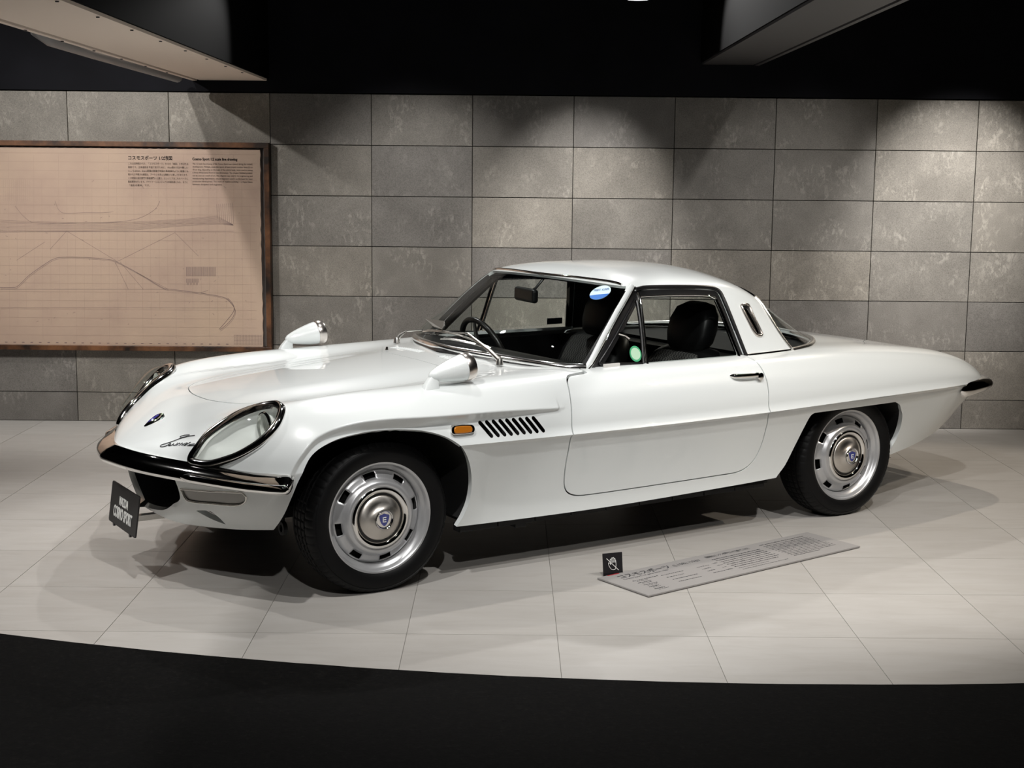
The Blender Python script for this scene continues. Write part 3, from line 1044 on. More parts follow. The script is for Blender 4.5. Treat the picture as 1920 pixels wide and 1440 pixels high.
def smooth_normals(N, k=2, closed=False):
    for _ in range(k):
        M = []
        n = len(N)
        for i in range(n):
            a = N[i - 1] if (closed or i > 0) else N[i]
            b = N[(i + 1) % n] if (closed or i + 1 < n) else N[i]
            M.append((a + N[i] * 2 + b).normalized())
        N = M
    return N
def strip(mb, P, N, w, h, closed=False, prof=None, taper=False):
    """half-round moulding along P (points x,s,z) lying on a surface with normals N"""
    n = len(P)
    N = smooth_normals(N, 3, closed)
    if prof is None:
        prof = [(math.cos(a) * 0.5, math.sin(a)) for a in [math.pi * k / 8 for k in range(9)]]
        prof = [(-0.5, -0.4)] + [(-x, y) for x, y in prof] + [(0.5, -0.4)]
    m = len(prof)
    V = []
    for i in range(n):
        a = P[i - 1] if (closed or i > 0) else P[i]
        b = P[(i + 1) % n] if (closed or i + 1 < n) else P[i]
        t = (b - a).normalized()
        nn = (N[i] - t * N[i].dot(t)).normalized()
        c = t.cross(nn)
        k = 1.0
        if taper:
            k = min(1.0, 0.15 + 8.0 * min(i, n - 1 - i) / n)
        ww = w[i] if isinstance(w, (list, np.ndarray)) else w
        hh = h[i] if isinstance(h, (list, np.ndarray)) else h
        for px_, py_ in prof:
            q = P[i] + c * (px_ * ww * k) + nn * (py_ * hh * k)
            V.append((q.x, -q.y, q.z))
    F = []
    for i in range(n if closed else n - 1):
        j = (i + 1) % n
        for k in range(m - 1):
            F.append((i * m + k, i * m + k + 1, j * m + k + 1, j * m + k))
        F.append((i * m + m - 1, i * m, j * m, j * m + m - 1))
    if not closed:
        F.append(tuple(range(m)))
        F.append(tuple((n - 1) * m + k for k in reversed(range(m))))
    mb.add(V, F)
def surf_strip(name, which, pts, w, h, mat_, parent, closed=False, lift=0.0, n=8, sharp=(), prof=None, taper=False, both=True, smooth=True):
    C = smooth_curve(pts, n, closed, sharp) if n > 1 else np.asarray(pts, float)
    P, N = snap(which, C, lift)
    mb = MB()
    strip(mb, P, N, w, h, closed, prof, taper)
    o = mb.build(name, mat_, parent, smooth=smooth, angle=50)
    if both:
        mirror(o, parent)
    return o
def mirror(o, parent=None):
    """the same part on the other side of the car"""
    me = o.data.copy()
    me.transform(Matrix.Diagonal((1, -1, 1, 1)))
    me.flip_normals()
    c = o.copy()
    c.data = me
    COL.objects.link(c)
    c.parent = parent if parent is not None else o.parent
    return c
def side_fn(poly, smin=0.25):
    poly = np.asarray(poly)
    def fn(V):
        d = sdpoly(V[:, [0, 2]], poly)
        return np.where(V[:, 1] > smin, d, 1.0)
    return fn
def plan_fn(poly, zmin=0.45):
    poly = np.asarray(poly)
    def fn(V):
        d = sdpoly(V[:, [0, 1]], poly)
        return np.where(V[:, 2] > zmin, d, 1.0)
    return fn
def front_fn(poly, xmax=-0.36):
    poly = np.asarray(poly)
    def fn(V):
        d = sdpoly(V[:, [1, 2]], poly)
        return np.where(V[:, 0] < xmax, d, 1.0)
    return fn
def frame_fn(o, e1, e2, poly, rad):
    o, e1, e2, poly = map(np.asarray, (o, e1, e2, poly))
    def fn(V):
        r = V - o
        d = sdpoly(np.stack([r @ e1, r @ e2], 1), poly)
        return np.where((r * r).sum(1) < rad * rad, d, 1.0)
    return fn
def shift(fn, k):
    return lambda V: fn(V) + k
def multi(fns):
    return lambda V: np.min([f(V) for f in fns], axis=0)

# outlines in side view (x, z) / plan (x, s) / front view (s, z)
ARCH_F = np.concatenate([[(-0.372, 0.10), (-0.372, 0.20)], smooth_curve([(-0.372, 0.258), (-0.366, 0.318), (-0.358, 0.401), (-0.340, 0.478), (-0.298, 0.551), (-0.218, 0.592), (-0.118, 0.610), (-0.016, 0.614), (0.074, 0.608), (0.139, 0.598), (0.203, 0.578), (0.249, 0.553), (0.290, 0.515), (0.328, 0.451), (0.350, 0.375), (0.351, 0.308), (0.332, 0.251), (0.304, 0.205)], 6, False), [(0.28, 0.10)]])
ARCH_R = np.concatenate([[(1.875, 0.10)], smooth_curve([(1.885, 0.205), (1.907, 0.230), (1.953, 0.281), (1.993, 0.372), (2.015, 0.440), (2.033, 0.497), (2.052, 0.508), (2.30, 0.510), (2.570, 0.512), (2.610, 0.495), (2.643, 0.463), (2.669, 0.433), (2.690, 0.372), (2.689, 0.319), (2.668, 0.280), (2.635, 0.235)], 6, False, sharp=(6, 8)), [(2.60, 0.10)]])
DOOR = np.concatenate([[(0.905, 0.82), (0.900, 0.752)], smooth_curve([(0.883, 0.7495), (0.835, 0.7465), (0.806, 0.743), (0.789, 0.733), (0.780, 0.717), (0.768, 0.640), (0.761, 0.540), (0.765, 0.478), (0.771, 0.375), (0.780, 0.317), (0.800, 0.287), (0.837, 0.271), (0.893, 0.266), (1.20, 0.2675), (1.600, 0.2725), (1.667, 0.275), (1.718, 0.289), (1.760, 0.323), (1.784, 0.389), (1.782, 0.484), (1.766, 0.544), (1.768, 0.600), (1.771, 0.658), (1.767, 0.705), (1.757, 0.744), (1.749, 0.757)], 6, False), [(1.745, 0.82)]])
HOOD_H = smooth_curve([(-0.425, -0.06), (-0.424, 0.06), (-0.410, 0.155), (-0.386, 0.226), (-0.345, 0.285), (-0.26, 0.340), (-0.135, 0.380), (0.067, 0.408), (0.272, 0.420), (0.44, 0.414), (0.470, 0.402), (0.484, 0.37), (0.484, 0.2), (0.480, -0.06)], 6, False)
CABIN = smooth_curve([(0.640, -0.08), (0.642, 0.0), (0.652, 0.12), (0.678, 0.210), (0.712, 0.315), (0.752, 0.422), (0.812, 0.550), (0.862, 0.607), (0.925, 0.637), (1.00, 0.648), (1.7, 0.640), (1.85, 0.629), (2.0, 0.612), (2.1, 0.592), (2.19, 0.558), (2.29, 0.501), (2.39, 0.400), (2.465, 0.23), (2.50, 0.0), (2.50, -0.08)], 6, False)
HL_O = np.array([-0.46, 0.555, 0.59])
_hl = np.array([(-0.344, 0.619, 0.685), (-0.371, 0.652, 0.655), (-0.402, 0.661, 0.622), (-0.434, 0.652, 0.590), (-0.461, 0.633, 0.565), (-0.498, 0.596, 0.533), (-0.533, 0.549, 0.507), (-0.566, 0.499, 0.487), (-0.592, 0.449, 0.486), (-0.607, 0.416, 0.497), (-0.603, 0.411, 0.517), (-0.580, 0.416, 0.548), (-0.547, 0.415, 0.582), (-0.493, 0.433, 0.623), (-0.432, 0.455, 0.661), (-0.385, 0.475, 0.685), (-0.350, 0.505, 0.697), (-0.330, 0.545, 0.699), (-0.333, 0.586, 0.695)])
_c = _hl.mean(0)
_u, _s, _vt = np.linalg.svd(_hl - _c)
HL_1, HL_2, HL_N = _vt[0], _vt[1], _vt[2]
if HL_N[2] < 0:
    HL_N = -HL_N
HL_2D = smooth_curve(np.stack([(_hl - _c) @ HL_1, (_hl - _c) @ HL_2], 1), 8)
hl_fn = frame_fn(_c, HL_1, HL_2, HL_2D, 0.30)
MOUTH = smooth_curve([(-0.06, 0.262), (0.08, 0.262), (0.150, 0.270), (0.195, 0.284), (0.230, 0.300), (0.262, 0.317), (0.295, 0.331), (0.316, 0.350), (0.324, 0.384), (0.322, 0.44), (0.31, 0.490), (-0.06, 0.490)], 6, True, sharp=(0, 9, 10, 11))
mouth_fn = front_fn(MOUTH, -0.40)
TURN = smooth_curve([(0.338, 0.386), (0.41, 0.391), (0.481, 0.397), (0.592, 0.408), (0.597, 0.392), (0.580, 0.369), (0.540, 0.352), (0.455, 0.346), (0.352, 0.342), (0.340, 0.358)], 6, True, sharp=(0, 3))
turn_fn = front_fn(TURN, -0.40)
VENT2 = smooth_curve([(0.362, 0.306), (0.420, 0.312), (0.434, 0.290), (0.432, 0.258), (0.400, 0.275)], 5, True, sharp=(0, 3))
vent2_fn = front_fn(VENT2, -0.40)
slot_fns = []
SLOTS = []
for k in range(9):
    a = np.array((0.366 + 0.0284 * k, 0.6090)); b_ = np.array((0.404 + 0.0284 * k, 0.5600))
    d = (b_ - a) / np.linalg.norm(b_ - a)
    nrm = np.array((-d[1], d[0]))
    r = 0.0076
    pts = [a + r * (math.cos(t) * nrm - math.sin(t) * d) for t in np.linspace(0, math.pi, 7)] + [b_ + r * (-math.cos(t) * nrm + math.sin(t) * d) for t in np.linspace(0, math.pi, 7)]
    SLOTS.append(np.array(pts))
    slot_fns.append(side_fn(pts, 0.6))

archf, archr, doorf = side_fn(ARCH_F), side_fn(ARCH_R), side_fn(DOOR, 0.55)
hoodf = plan_fn(HOOD_H)
cabf = plan_fn(CABIN, 0.70)
GAP = 0.0019
DGAP = 0.0027
up, lo = UPPER, LOWER
# upper panels
hood = clip(up, shift(hoodf, GAP), -1)
up = clip(up, shift(hoodf, -GAP), 1)
up = clip(up, cabf, 1, 1)
up = clip(up, archf, 1)
up = clip(up, archr, 1)
door_u = clip(up, shift(doorf, DGAP), -1)
up = clip(up, shift(doorf, -DGAP), 1)
cover = clip(up, shift(hl_fn, 0.002), -1, 1)
up = clip(up, hl_fn, 1)
lo = clip(lo, archf, 1)
lo = clip(lo, archr, 1)
door_l = clip(lo, shift(doorf, DGAP), -1)
lo = clip(lo, shift(doorf, -DGAP), 1)
lo = clip(lo, mouth_fn, 1)
turn = clip(lo, shift(turn_fn, 0.002), -1, 1)
lo = clip(lo, turn_fn, 1)
lo = clip(lo, vent2_fn, 1)
up = clip(flange(up, 0.016), multi(slot_fns), 1, 2)
body_s = join_surf(up, flange(lo, 0.022))
surf_obj('body_shell', body_s, MT['paint'], car)
door_s = join_surf(flange(door_u, 0.014), flange(door_l, 0.014))
door_n = surf_obj('door', door_s, MT['paint'], car, 'near')
door_fx = surf_obj('door', door_s, MT['paint'], car, 'far')
surf_obj('hood', flange(hood, 0.012), MT['paint'], car)

# ---------------------------------------------------------------- greenhouse panels
WS = smooth_curve([(-0.06, 0.800), (0.10, 0.798), (0.22, 0.795), (0.33, 0.790), (0.44, 0.783), (0.54, 0.776), (0.600, 0.771), (0.69, 0.766), (0.69, 1.064), (0.54, 1.064), (0.48, 1.068), (0.37, 1.073), (0.20, 1.078), (0.0, 1.080), (-0.06, 1.080)], 6, True, sharp=(0, 7, 8, 14))
def ws_fn(V):
    d = sdpoly(V[:, [1, 2]], WS)
    xp = np.interp(V[:, 2], [0.745, 0.768, 0.866, 0.968, 1.052, 1.075], [0.905, 0.938, 1.03, 1.13, 1.225, 1.252])
    d = np.maximum(d, (V[:, 0] - xp + 0.026) * 0.72)
    return np.where(V[:, 0] < 1.32, d, 1.0)
SIDE = smooth_curve([(0.968, 0.735), (0.966, 0.757), (1.245, 1.041), (1.262, 1.049), (1.30, 1.0505), (1.50, 1.0475), (1.66, 1.036), (1.684, 1.030), (1.694, 1.016), (1.752, 0.757), (1.756, 0.735)], 6, True, sharp=(0, 1, 2, 9, 10))
sidef = side_fn(SIDE, 0.45)
BACK = smooth_curve([(1.985, -0.08), (1.983, 0.15), (1.975, 0.35), (1.965, 0.470), (1.985, 0.530), (2.030, 0.580), (2.062, 0.6005), (2.10, 0.592), (2.16, 0.568), (2.22, 0.537), (2.30, 0.475), (2.38, 0.385), (2.45, 0.23), (2.475, 0.0), (2.475, -0.08)], 6, True, sharp=(0, 6, 14))
backf = plan_fn(BACK, 0.70)
can = CANOPY
windshield = clip(can, shift(ws_fn, 0.0005), -1, 1)
can = clip(can, ws_fn, 1)
backglass = clip(can, shift(backf, 0.0005), -1, 1)
can = clip(can, backf, 1)
side_all = clip(can, sidef, -1)
def inset_fn(V):
    # distance inside the opening, ignoring the lower edge
    d = sidef(V)
    return np.where(V[:, 2] < 0.79, np.maximum(-1.0, np.where(d < 0, side_low(V), d)), d)
def side_low(V):
    xa = 0.966 + (V[:, 2] - 0.757) * (1.245 - 0.966) / (1.041 - 0.757)
    xb = 1.752 - (V[:, 2] - 0.757) * (1.752 - 1.694) / (1.016 - 0.757)
    return np.maximum((xa - V[:, 0]) * 0.713, (V[:, 0] - xb) * 0.976)
sideglass = clip(side_all, shift(inset_fn, 0.024), -1, 1)
side_band = clip(side_all, shift(inset_fn, 0.024), 1, 1)
side_band.V = side_band.V - side_band.N * 0.006
can = clip(can, sidef, 1)
def pill_fn(V):
    # the slim A-pillar and cowl strip left of the roof
    a = V[:, 2] - 1.047
    b = V[:, 0] - 1.262
    return np.maximum(a, b)
pill = clip(can, pill_fn, -1, 1)
roof = clip(can, pill_fn, 1, 1)
def base_fn(V):
    return np.where(V[:, 0] > 1.9, 0.7725 - V[:, 2], 1.0) if False else V[:, 2] - 0.7665
sill = clip(roof, base_fn, -1, 1)
roof = clip(roof, base_fn, 1, 1)
surf_obj('roof', flange(roof, 0.012), MT['paint'], car)
for w in ('near', 'far'):
    surf_obj('window_surround', side_band, MT['trim'], car, w)
surf_obj('window_sill_trim', sill, MT['trim'], car)
surf_obj('pillar', flange(pill, 0.02), MT['trim'], car)
surf_obj('windshield', windshield, MT['glass'], car)
surf_obj('rear_window', backglass, MT['glass'], car)
def div_fn(V):
    # line of the quarter-light divider: front of it is the vent pane
    x0 = 1.222 + (V[:, 2] - 0.761) * (1.258 - 1.222) / (1.036 - 0.761)
    return V[:, 0] - x0
vent_pane = clip(sideglass, shift(div_fn, 0.008), -1, 1)
door_pane = clip(sideglass, shift(div_fn, -0.008), 1, 1)
for w in ('near', 'far'):
    surf_obj('quarter_window', vent_pane, MT['glass'], car, w)
    surf_obj('door_window', door_pane, MT['glass'], car, w)
# mouldings round the glass
MT['satin'] = mat('satin_chrome', (0.86, 0.85, 0.84), 0.17, metal=1.0)
def at_can(pts):
    return pts
ws_top = [(1.145 + 0.062 * (s / 0.505) ** 2, s, 1.083 - 0.017 * (s / 0.505) ** 2) for s in np.linspace(-0.50, 0.50, 21)]
surf_strip('windshield_moulding', 'can', ws_top, 0.014, 0.007, MT['chrome'], car, n=2, both=False, lift=0.001)
wsb = [(0.93, 0.640, 0.762), (0.868, 0.610, 0.763), (0.815, 0.555, 0.770), (0.752, 0.435, 0.778), (0.708, 0.315, 0.784), (0.675, 0.205, 0.789), (0.652, 0.10, 0.793), (0.645, 0.0, 0.795)]
wsb = wsb + [(x, -s, z) for x, s, z in wsb[-2::-1]]
surf_strip('windshield_moulding', 'can', wsb, 0.028, 0.010, MT['satin'], car, n=5, both=False, lift=0.001)
surf_strip('pillar_strip', 'can', [(0.905, 0.648, 0.745), (0.938, 0.645, 0.768), (1.03, 0.607, 0.866), (1.13, 0.567, 0.968), (1.225, 0.527, 1.052), (1.240, 0.520, 1.066)], 0.020, 0.006, MT['paint'], car, n=5, lift=0.002)
surf_strip('pillar_gutter', 'can', [(0.930, 0.651, 0.748), (0.968, 0.640, 0.778), (1.06, 0.603, 0.878), (1.16, 0.563, 0.977), (1.247, 0.530, 1.055)], 0.010, 0.009, MT['chrome'], car, n=5, lift=0.001)
# side window frame
surf_strip('window_frame', 'can', [(1.247, 0.535, 1.050), (1.30, 0.533, 1.058), (1.50, 0.532, 1.054), (1.66, 0.529, 1.043), (1.690, 0.530, 1.030), (1.70, 0.533, 1.015), (1.735, 0.600, 0.875), (1.762, 0.648, 0.757)], 0.018, 0.008, MT['trim'], car, n=6, lift=0.001, sharp=(5,))
surf_strip('window_channel', 'can', [(1.258, 0.552, 1.020), (1.32, 0.552, 1.022), (1.50, 0.551, 1.019), (1.63, 0.549, 1.010), (1.658, 0.550, 0.998)], 0.008, 0.008, MT['chrome'], car, n=6, lift=-0.004)
surf_strip('window_channel', 'can', [(1.664, 0.551, 0.994), (1.682, 0.577, 0.925), (1.702, 0.617, 0.840), (1.722, 0.650, 0.755)], 0.016, 0.010, MT['chrome'], car, n=6, lift=-0.004)
surf_strip('window_divider', 'can', [(1.257, 0.545, 1.038), (1.248, 0.582, 0.960), (1.236, 0.622, 0.865), (1.222, 0.660, 0.750)], 0.012, 0.008, MT['chrome'], car, n=5, lift=-0.002)
surf_strip('quarter_window_frame', 'can', [(1.200, 0.665, 0.764), (1.00, 0.652, 0.772), (0.992, 0.650, 0.778), (1.225, 0.556, 1.008), (1.236, 0.556, 1.008), (1.222, 0.622, 0.865), (1.205, 0.664, 0.766)], 0.012, 0.007, MT['trim'], car, n=5, lift=-0.002, sharp=(0, 1, 2, 3, 4, 6))
# chrome strip at the foot of the rear pillar and round the rear window
surf_strip('rear_window_moulding', 'can', [(1.958, 0.478, 0.990), (1.985, 0.537, 0.915), (2.030, 0.588, 0.822), (2.062, 0.606, 0.766)], 0.014, 0.008, MT['chrome_soft'], car, n=6, lift=0.001)
bgb = [(2.058, 0.612, 0.762), (2.10, 0.600, 0.763), (2.165, 0.577, 0.765), (2.228, 0.545, 0.767), (2.31, 0.480, 0.769), (2.39, 0.388, 0.772), (2.462, 0.23, 0.775), (2.487, 0.0, 0.777)]
bgb = bgb + [(x, -s, z) for x, s, z in bgb[-2::-1]]
surf_strip('rear_window_moulding', 'can', bgb, 0.026, 0.013, MT['chrome_soft'], car, n=5, both=False, lift=0.001)
surf_strip('roof_foot_strip', 'can', [(1.772, 0.650, 0.760), (1.90, 0.637, 0.760), (2.055, 0.616, 0.762)], 0.018, 0.007, MT['chrome'], car, n=6, lift=0.001)
bt = [(1.985, 0.53, 0.93), (1.962, 0.47, 0.99), (1.972, 0.35, 1.02), (1.981, 0.15, 1.045), (1.983, 0.0, 1.05)]
bt = bt + [(x, -s, z) for x, s, z in bt[-2::-1]]
surf_strip('rear_window_moulding', 'can', bt[1:-1], 0.012, 0.006, MT['chrome'], car, n=5, both=False, lift=0.001)
# extractor vent on the rear pillar
MT['mirror_ring'] = mat('polished_steel', (0.66, 0.61, 0.57), 0.26, metal=1.0)
v_in = smooth_curve([(1.808, 0.955), (1.850, 0.956), (1.884, 0.840), (1.846, 0.842)], 1, True)
VP = smooth_curve([(1.804, 0.955), (1.812, 0.962), (1.852, 0.963), (1.862, 0.925), (1.890, 0.842), (1.884, 0.834), (1.852, 0.838), (1.826, 0.890)], 5, True)
vent_s = clip(roof, side_fn(VP, 0.4), -1, 2)
vent_s.V = vent_s.V + vent_s.N * 0.0012
vt = []
for w in ('near', 'far'):
    vt.append(surf_obj('pillar_vent', vent_s, MT['trim'], car, w))
vp3 = [(x, 0.55 + (0.95 - z) * 0.42, z) for x, z in VP]
P_, N_ = snap('can', vp3, 0.0015)
mb = MB(); strip(mb, P_, N_, 0.012, 0.008, True)
ring = mb.build('vent_rim', MT['mirror_ring'], vt[0], smooth=True)
mirror(ring, vt[1])
bar = MB()
P_, N_ = snap('can', smooth_curve([(1.826, 0.557, 0.948), (1.846, 0.575, 0.900), (1.866, 0.598, 0.848)], 6, False), 0.002)
strip(bar, P_, N_, 0.018, 0.006)
ring = bar.build('vent_blade', MT['chrome'], vt[0], smooth=True)
mirror(ring, vt[1])

# ---------------------------------------------------------------- headlights
_d = np.clip(-hl_fn(cover.V) / 0.068, 0, 1)
_b = 1 - (1 - _d) ** 2
_base = cover.copy()
cover.V = cover.V + HL_N * (0.036 * _b)[:, None]
_g = np.zeros_like(cover.V)
_e1 = cover.V[cover.F[:, 1]] - cover.V[cover.F[:, 0]]
_e2 = cover.V[cover.F[:, 2]] - cover.V[cover.F[:, 0]]
_fn = np.cross(_e1, _e2)
_fn *= np.sign((_fn * cover.N[cover.F[:, 0]]).sum(1))[:, None]
for _k in range(3):
    np.add.at(_g, cover.F[:, _k], _fn)
cover.N = _g / np.maximum(np.linalg.norm(_g, axis=1, keepdims=True), 1e-12)
P_, N_ = snap('body', [tuple(_c + HL_1 * a * 0.975 + HL_2 * b * 0.93) for a, b in HL_2D], 0.002)
MT['bright'] = mat('bright_chrome', (0.90, 0.89, 0.88), 0.09, metal=1.0)
MT['bowl'] = mat('headlight_bowl_white', (0.82, 0.84, 0.82), 0.35, coat=0.4)
MT['reflector'] = mat('lamp_reflector', (0.80, 0.80, 0.78), 0.35)
MT['lens'] = glass_mat('headlight_lens', (0.96, 0.97, 0.96), 1.22)
for sgn in (1, -1):
    # bowl: the rim outline pulled inwards in steps
    mb = MB()
    rings = []
    pts0 = [np.array((p.x, p.y, p.z)) for p in P_]
    cen = np.mean(pts0, axis=0)
    deep = cen - HL_N * 0.075 + HL_1 * 0.0
    for t, k in ((0.0, 1.0), (0.25, 0.97), (0.6, 0.86), (0.85, 0.62), (1.0, 0.30), (1.02, 0.02)):
        rings.append([(cen + (p - cen) * k) * 1 - HL_N * 0.075 * t for p in pts0])
    V = [(p[0], -p[1] * sgn, p[2]) for r in rings for p in r]
    n = len(pts0)
    F = []
    for a in range(len(rings) - 1):
        for k in range(n):
            l = (k + 1) % n
            F.append((a * n + k, a * n + l, (a + 1) * n + l, (a + 1) * n + k))
    mb.add(V, F)
    bowl = mb.build('headlight', MT['bowl'], car, smooth=True, angle=80)
    # the lamp unit set at the rear upper end, looking forwards
    lc = Vector((-0.385, 0.578, 0.628))
    ax = Vector((-1.0, 0.02, 0.02)).normalized()
    e1 = Vector((0, 1, 0)); e1 = (e1 - ax * e1.dot(ax)).normalized(); e2 = ax.cross(e1)
    def lamp(mb, prof, nn=40):
        b0 = len(mb.v)
        for k in range(nn):
            a = 2 * math.pi * k / nn
            for r, h in prof:
                q = lc + ax * h + (e1 * math.cos(a) + e2 * math.sin(a)) * r
                mb.v.append((q.x, -q.y * sgn, q.z))
        mm = len(prof)
        for k in range(nn):
            l = (k + 1) % nn
            for i in range(mm - 1):
                mb.f.append((b0 + k * mm + i, b0 + l * mm + i, b0 + l * mm + i + 1, b0 + k * mm + i + 1))
    mb = MB(); lamp(mb, [(0.0, -0.030), (0.025, -0.026), (0.042, -0.010), (0.051, 0.012)])
    mb.build('reflector', MT['reflector'], bowl, smooth=True)
    mb = MB(); lamp(mb, [(0.052, 0.004), (0.056, 0.010), (0.054, 0.018), (0.050, 0.018), (0.049, 0.008)])
    mb.build('lamp_ring', MT['chrome'], bowl, smooth=True)
    mb = MB(); lamp(mb, [(0.050, 0.014), (0.046, 0.020), (0.032, 0.026), (0.016, 0.029), (0.0, 0.030)])
    for k in range(-4, 5):      # moulded flutes of the lens
        c = lc + ax * (0.029 - abs(k) * 0.0012) + e1 * (k * 0.0102)
        hgt = math.sqrt(max(0.046 ** 2 - (k * 0.0102) ** 2, 0.0003))
        q0, q1 = c + e2 * hgt, c - e2 * hgt
        mb.tube([(q.x, -q.y * sgn, q.z) for q in (q0 - ax * 0.010, c, q1 - ax * 0.010)], 0.0016, 5)
    mb.build('lamp_lens', MT['lens'], bowl, smooth=True)
    o = surf_obj('lens_cover', cover, MT['clear'], bowl, 'near' if sgn > 0 else 'far')
    mb = MB()
    strip(mb, P_, N_, 0.032, 0.018, True)
    rim = mb.build('headlight_rim', MT['bright'], bowl, smooth=True)
    if sgn < 0:
        rim.data.transform(Matrix.Diagonal((1, -1, 1, 1))); rim.data.flip_normals()

# ---------------------------------------------------------------- front end: bumper, mouth, lamps
outline = smooth_curve([(-0.757, 0.0), (-0.728, 0.15), (-0.690, 0.258), (-0.610, 0.420), (-0.540, 0.545), (-0.480, 0.638), (-0.432, 0.705), (-0.398, 0.744), (-0.368, 0.764)], 8, False, sharp=(0,))
def bumper(zc_fn, outl, prof_fn, name, end_round=True):
    """prof_fn(t) -> list of (outwards, up) for t in 0..1 along the half outline; built over both sides with a crisp centre"""
    mb = MB()
    n = len(outl)
    for sgn in (1, -1):
        base = len(mb.v)
        m = None
        for i, (x, s) in enumerate(outl):
            a = outl[max(i - 1, 0)]; b = outl[min(i + 1, n - 1)]
            t = np.array((b[0] - a[0], b[1] - a[1])); t /= np.linalg.norm(t)
            nrm = np.array((-t[1], t[0]))
            tt = i / (n - 1)
            if i == 0:
                nrm = np.array((-1.0 / max(abs(t[1]), 0.3), 0.0))
            pr = prof_fn(tt)
            m = len(pr)
            for o_, u_ in pr:
                mb.v.append((x + nrm[0] * o_, -(s + nrm[1] * o_) * sgn, zc_fn(x) + u_))
        for i in range(n - 1):
            for k in range(m - 1):
                q = (base + i * m + k, base + i * m + k + 1, base + (i + 1) * m + k + 1, base + (i + 1) * m + k)
                mb.f.append(q if sgn > 0 else q[::-1])
        e = tuple(base + (n - 1) * m + k for k in range(m))
        mb.f.append(e)
    return mb
def fb_prof(t):
    # grows out of the wing at its end
    g = min(1.0, (1 - t) / 0.10 + 0.02)
    g = math.sqrt(max(0.0, 1 - (1 - g) ** 2))
    o = 0.052 * g
    return [(-0.020, 0.006 * g), (-0.002, 0.010 * g), (o * 0.55, -0.004), (o * 0.93, -0.022 * g), (o, -0.030 * g), (o * 0.98, -0.040 * g), (o * 0.80, -0.052 * g), (0.012, -0.060 * g), (-0.020, -0.058 * g)]
mb = bumper(lambda x: float(np.interp(x, [-0.757, -0.62, -0.47, -0.37], [0.494, 0.487, 0.479, 0.480])), outline, fb_prof, 'front_bumper')
fb = mb.build('front_bumper', MT['chrome'], car, smooth=True, angle=32)
bead = []
br = []
for i, (x, s) in enumerate(outline):
    t = i / (len(outline) - 1)
    if t < 0.36 or t > 0.955:
        continue
    a = outline[max(i - 1, 0)]; b = outline[min(i + 1, len(outline) - 1)]
    tv = np.array((b[0] - a[0], b[1] - a[1])); tv /= np.linalg.norm(tv)
    nr = np.array((-tv[1], tv[0]))
    g = math.sqrt(max(0.0, 1 - (1 - min(1.0, (1 - t) / 0.10 + 0.02)) ** 2))
    bead.append((x + nr[0] * (0.050 * g), -(s + nr[1] * 0.050 * g), float(np.interp(x, [-0.72, -0.62, -0.47, -0.37], [0.457, 0.454, 0.447, 0.448]))))
    br.append(0.017)
br[0] = 0.006; br[1] = 0.013; br[-1] = 0.006; br[-2] = 0.013
mb = MB(); mb.tube(bead, br, 14)
o = mb.build('bumper_bead', MT['chrome'], fb, smooth=True)
mirror(o, fb)
# air intake: a tapering dark duct behind the mouth
MT['duct'] = mat('duct_grey_metal', (0.10, 0.10, 0.105), 0.36, metal=0.5)
half = [p for p in MOUTH if p[0] > 0.001]
half = sorted(half, key=lambda p: math.atan2(p[1] - 0.37, p[0]))
loop = [(p[0], p[1]) for p in half] + [(-p[0], p[1]) for p in half[::-1]]
mb = MB()
V = []
for dep, k in ((0.0, 1.0), (0.06, 0.97), (0.20, 0.86)):
    for s, z in loop:
        l = BV['body'].ray_cast(Vector((-2, s, z)), Vector((1, 0, 0)))[0]
        x = l.x if l is not None else -0.72
        x = x + dep if dep < 0.1 else -0.36
        V.append((x, -s * k, 0.37 + (z - 0.37) * k))
n = len(loop)
F = []
for a in range(2):
    for k in range(n):
        F.append((a * n + k, a * n + (k + 1) % n, (a + 1) * n + (k + 1) % n, (a + 1) * n + k))
F.append(tuple(2 * n + k for k in range(n)))
mb.add(V, F)
duct = mb.build('air_intake', MT['duct'], car, smooth=False)
# flashers under the bumper
MT['flasher'] = mat('smoked_flasher_lens', (0.30, 0.285, 0.26), 0.20, coat=0.8)
tl = turn.copy()
tl.V = tl.V - tl.N * 0.004
for w in ('near', 'far'):
    o = surf_obj('flasher_lamp', tl, MT['flasher'], car, w)
    t3 = []
    for s, z in TURN:
        l = BV['body'].ray_cast(Vector((-2, s, z)), Vector((1, 0, 0)))[0]
        t3.append((l.x, s, z))
    P2, N2 = snap('body', t3, 0.0)
    mb = MB(); strip(mb, P2, N2, 0.007, 0.004, True)
    r = mb.build('flasher_rim', MT['chrome_soft'], o, smooth=True)
    if w == 'far':
        r.data.transform(Matrix.Diagonal((1, -1, 1, 1))); r.data.flip_normals()
# little brake vent below: a dark scoop behind its opening
vs = clip(LOWER, shift(vent2_fn, -0.012), -1, 1)
vs.V = vs.V + np.array((0.030, -0.010, 0.012))
for w in ('near', 'far'):
    surf_obj('brake_vent', vs, MT['duct'], car, w)
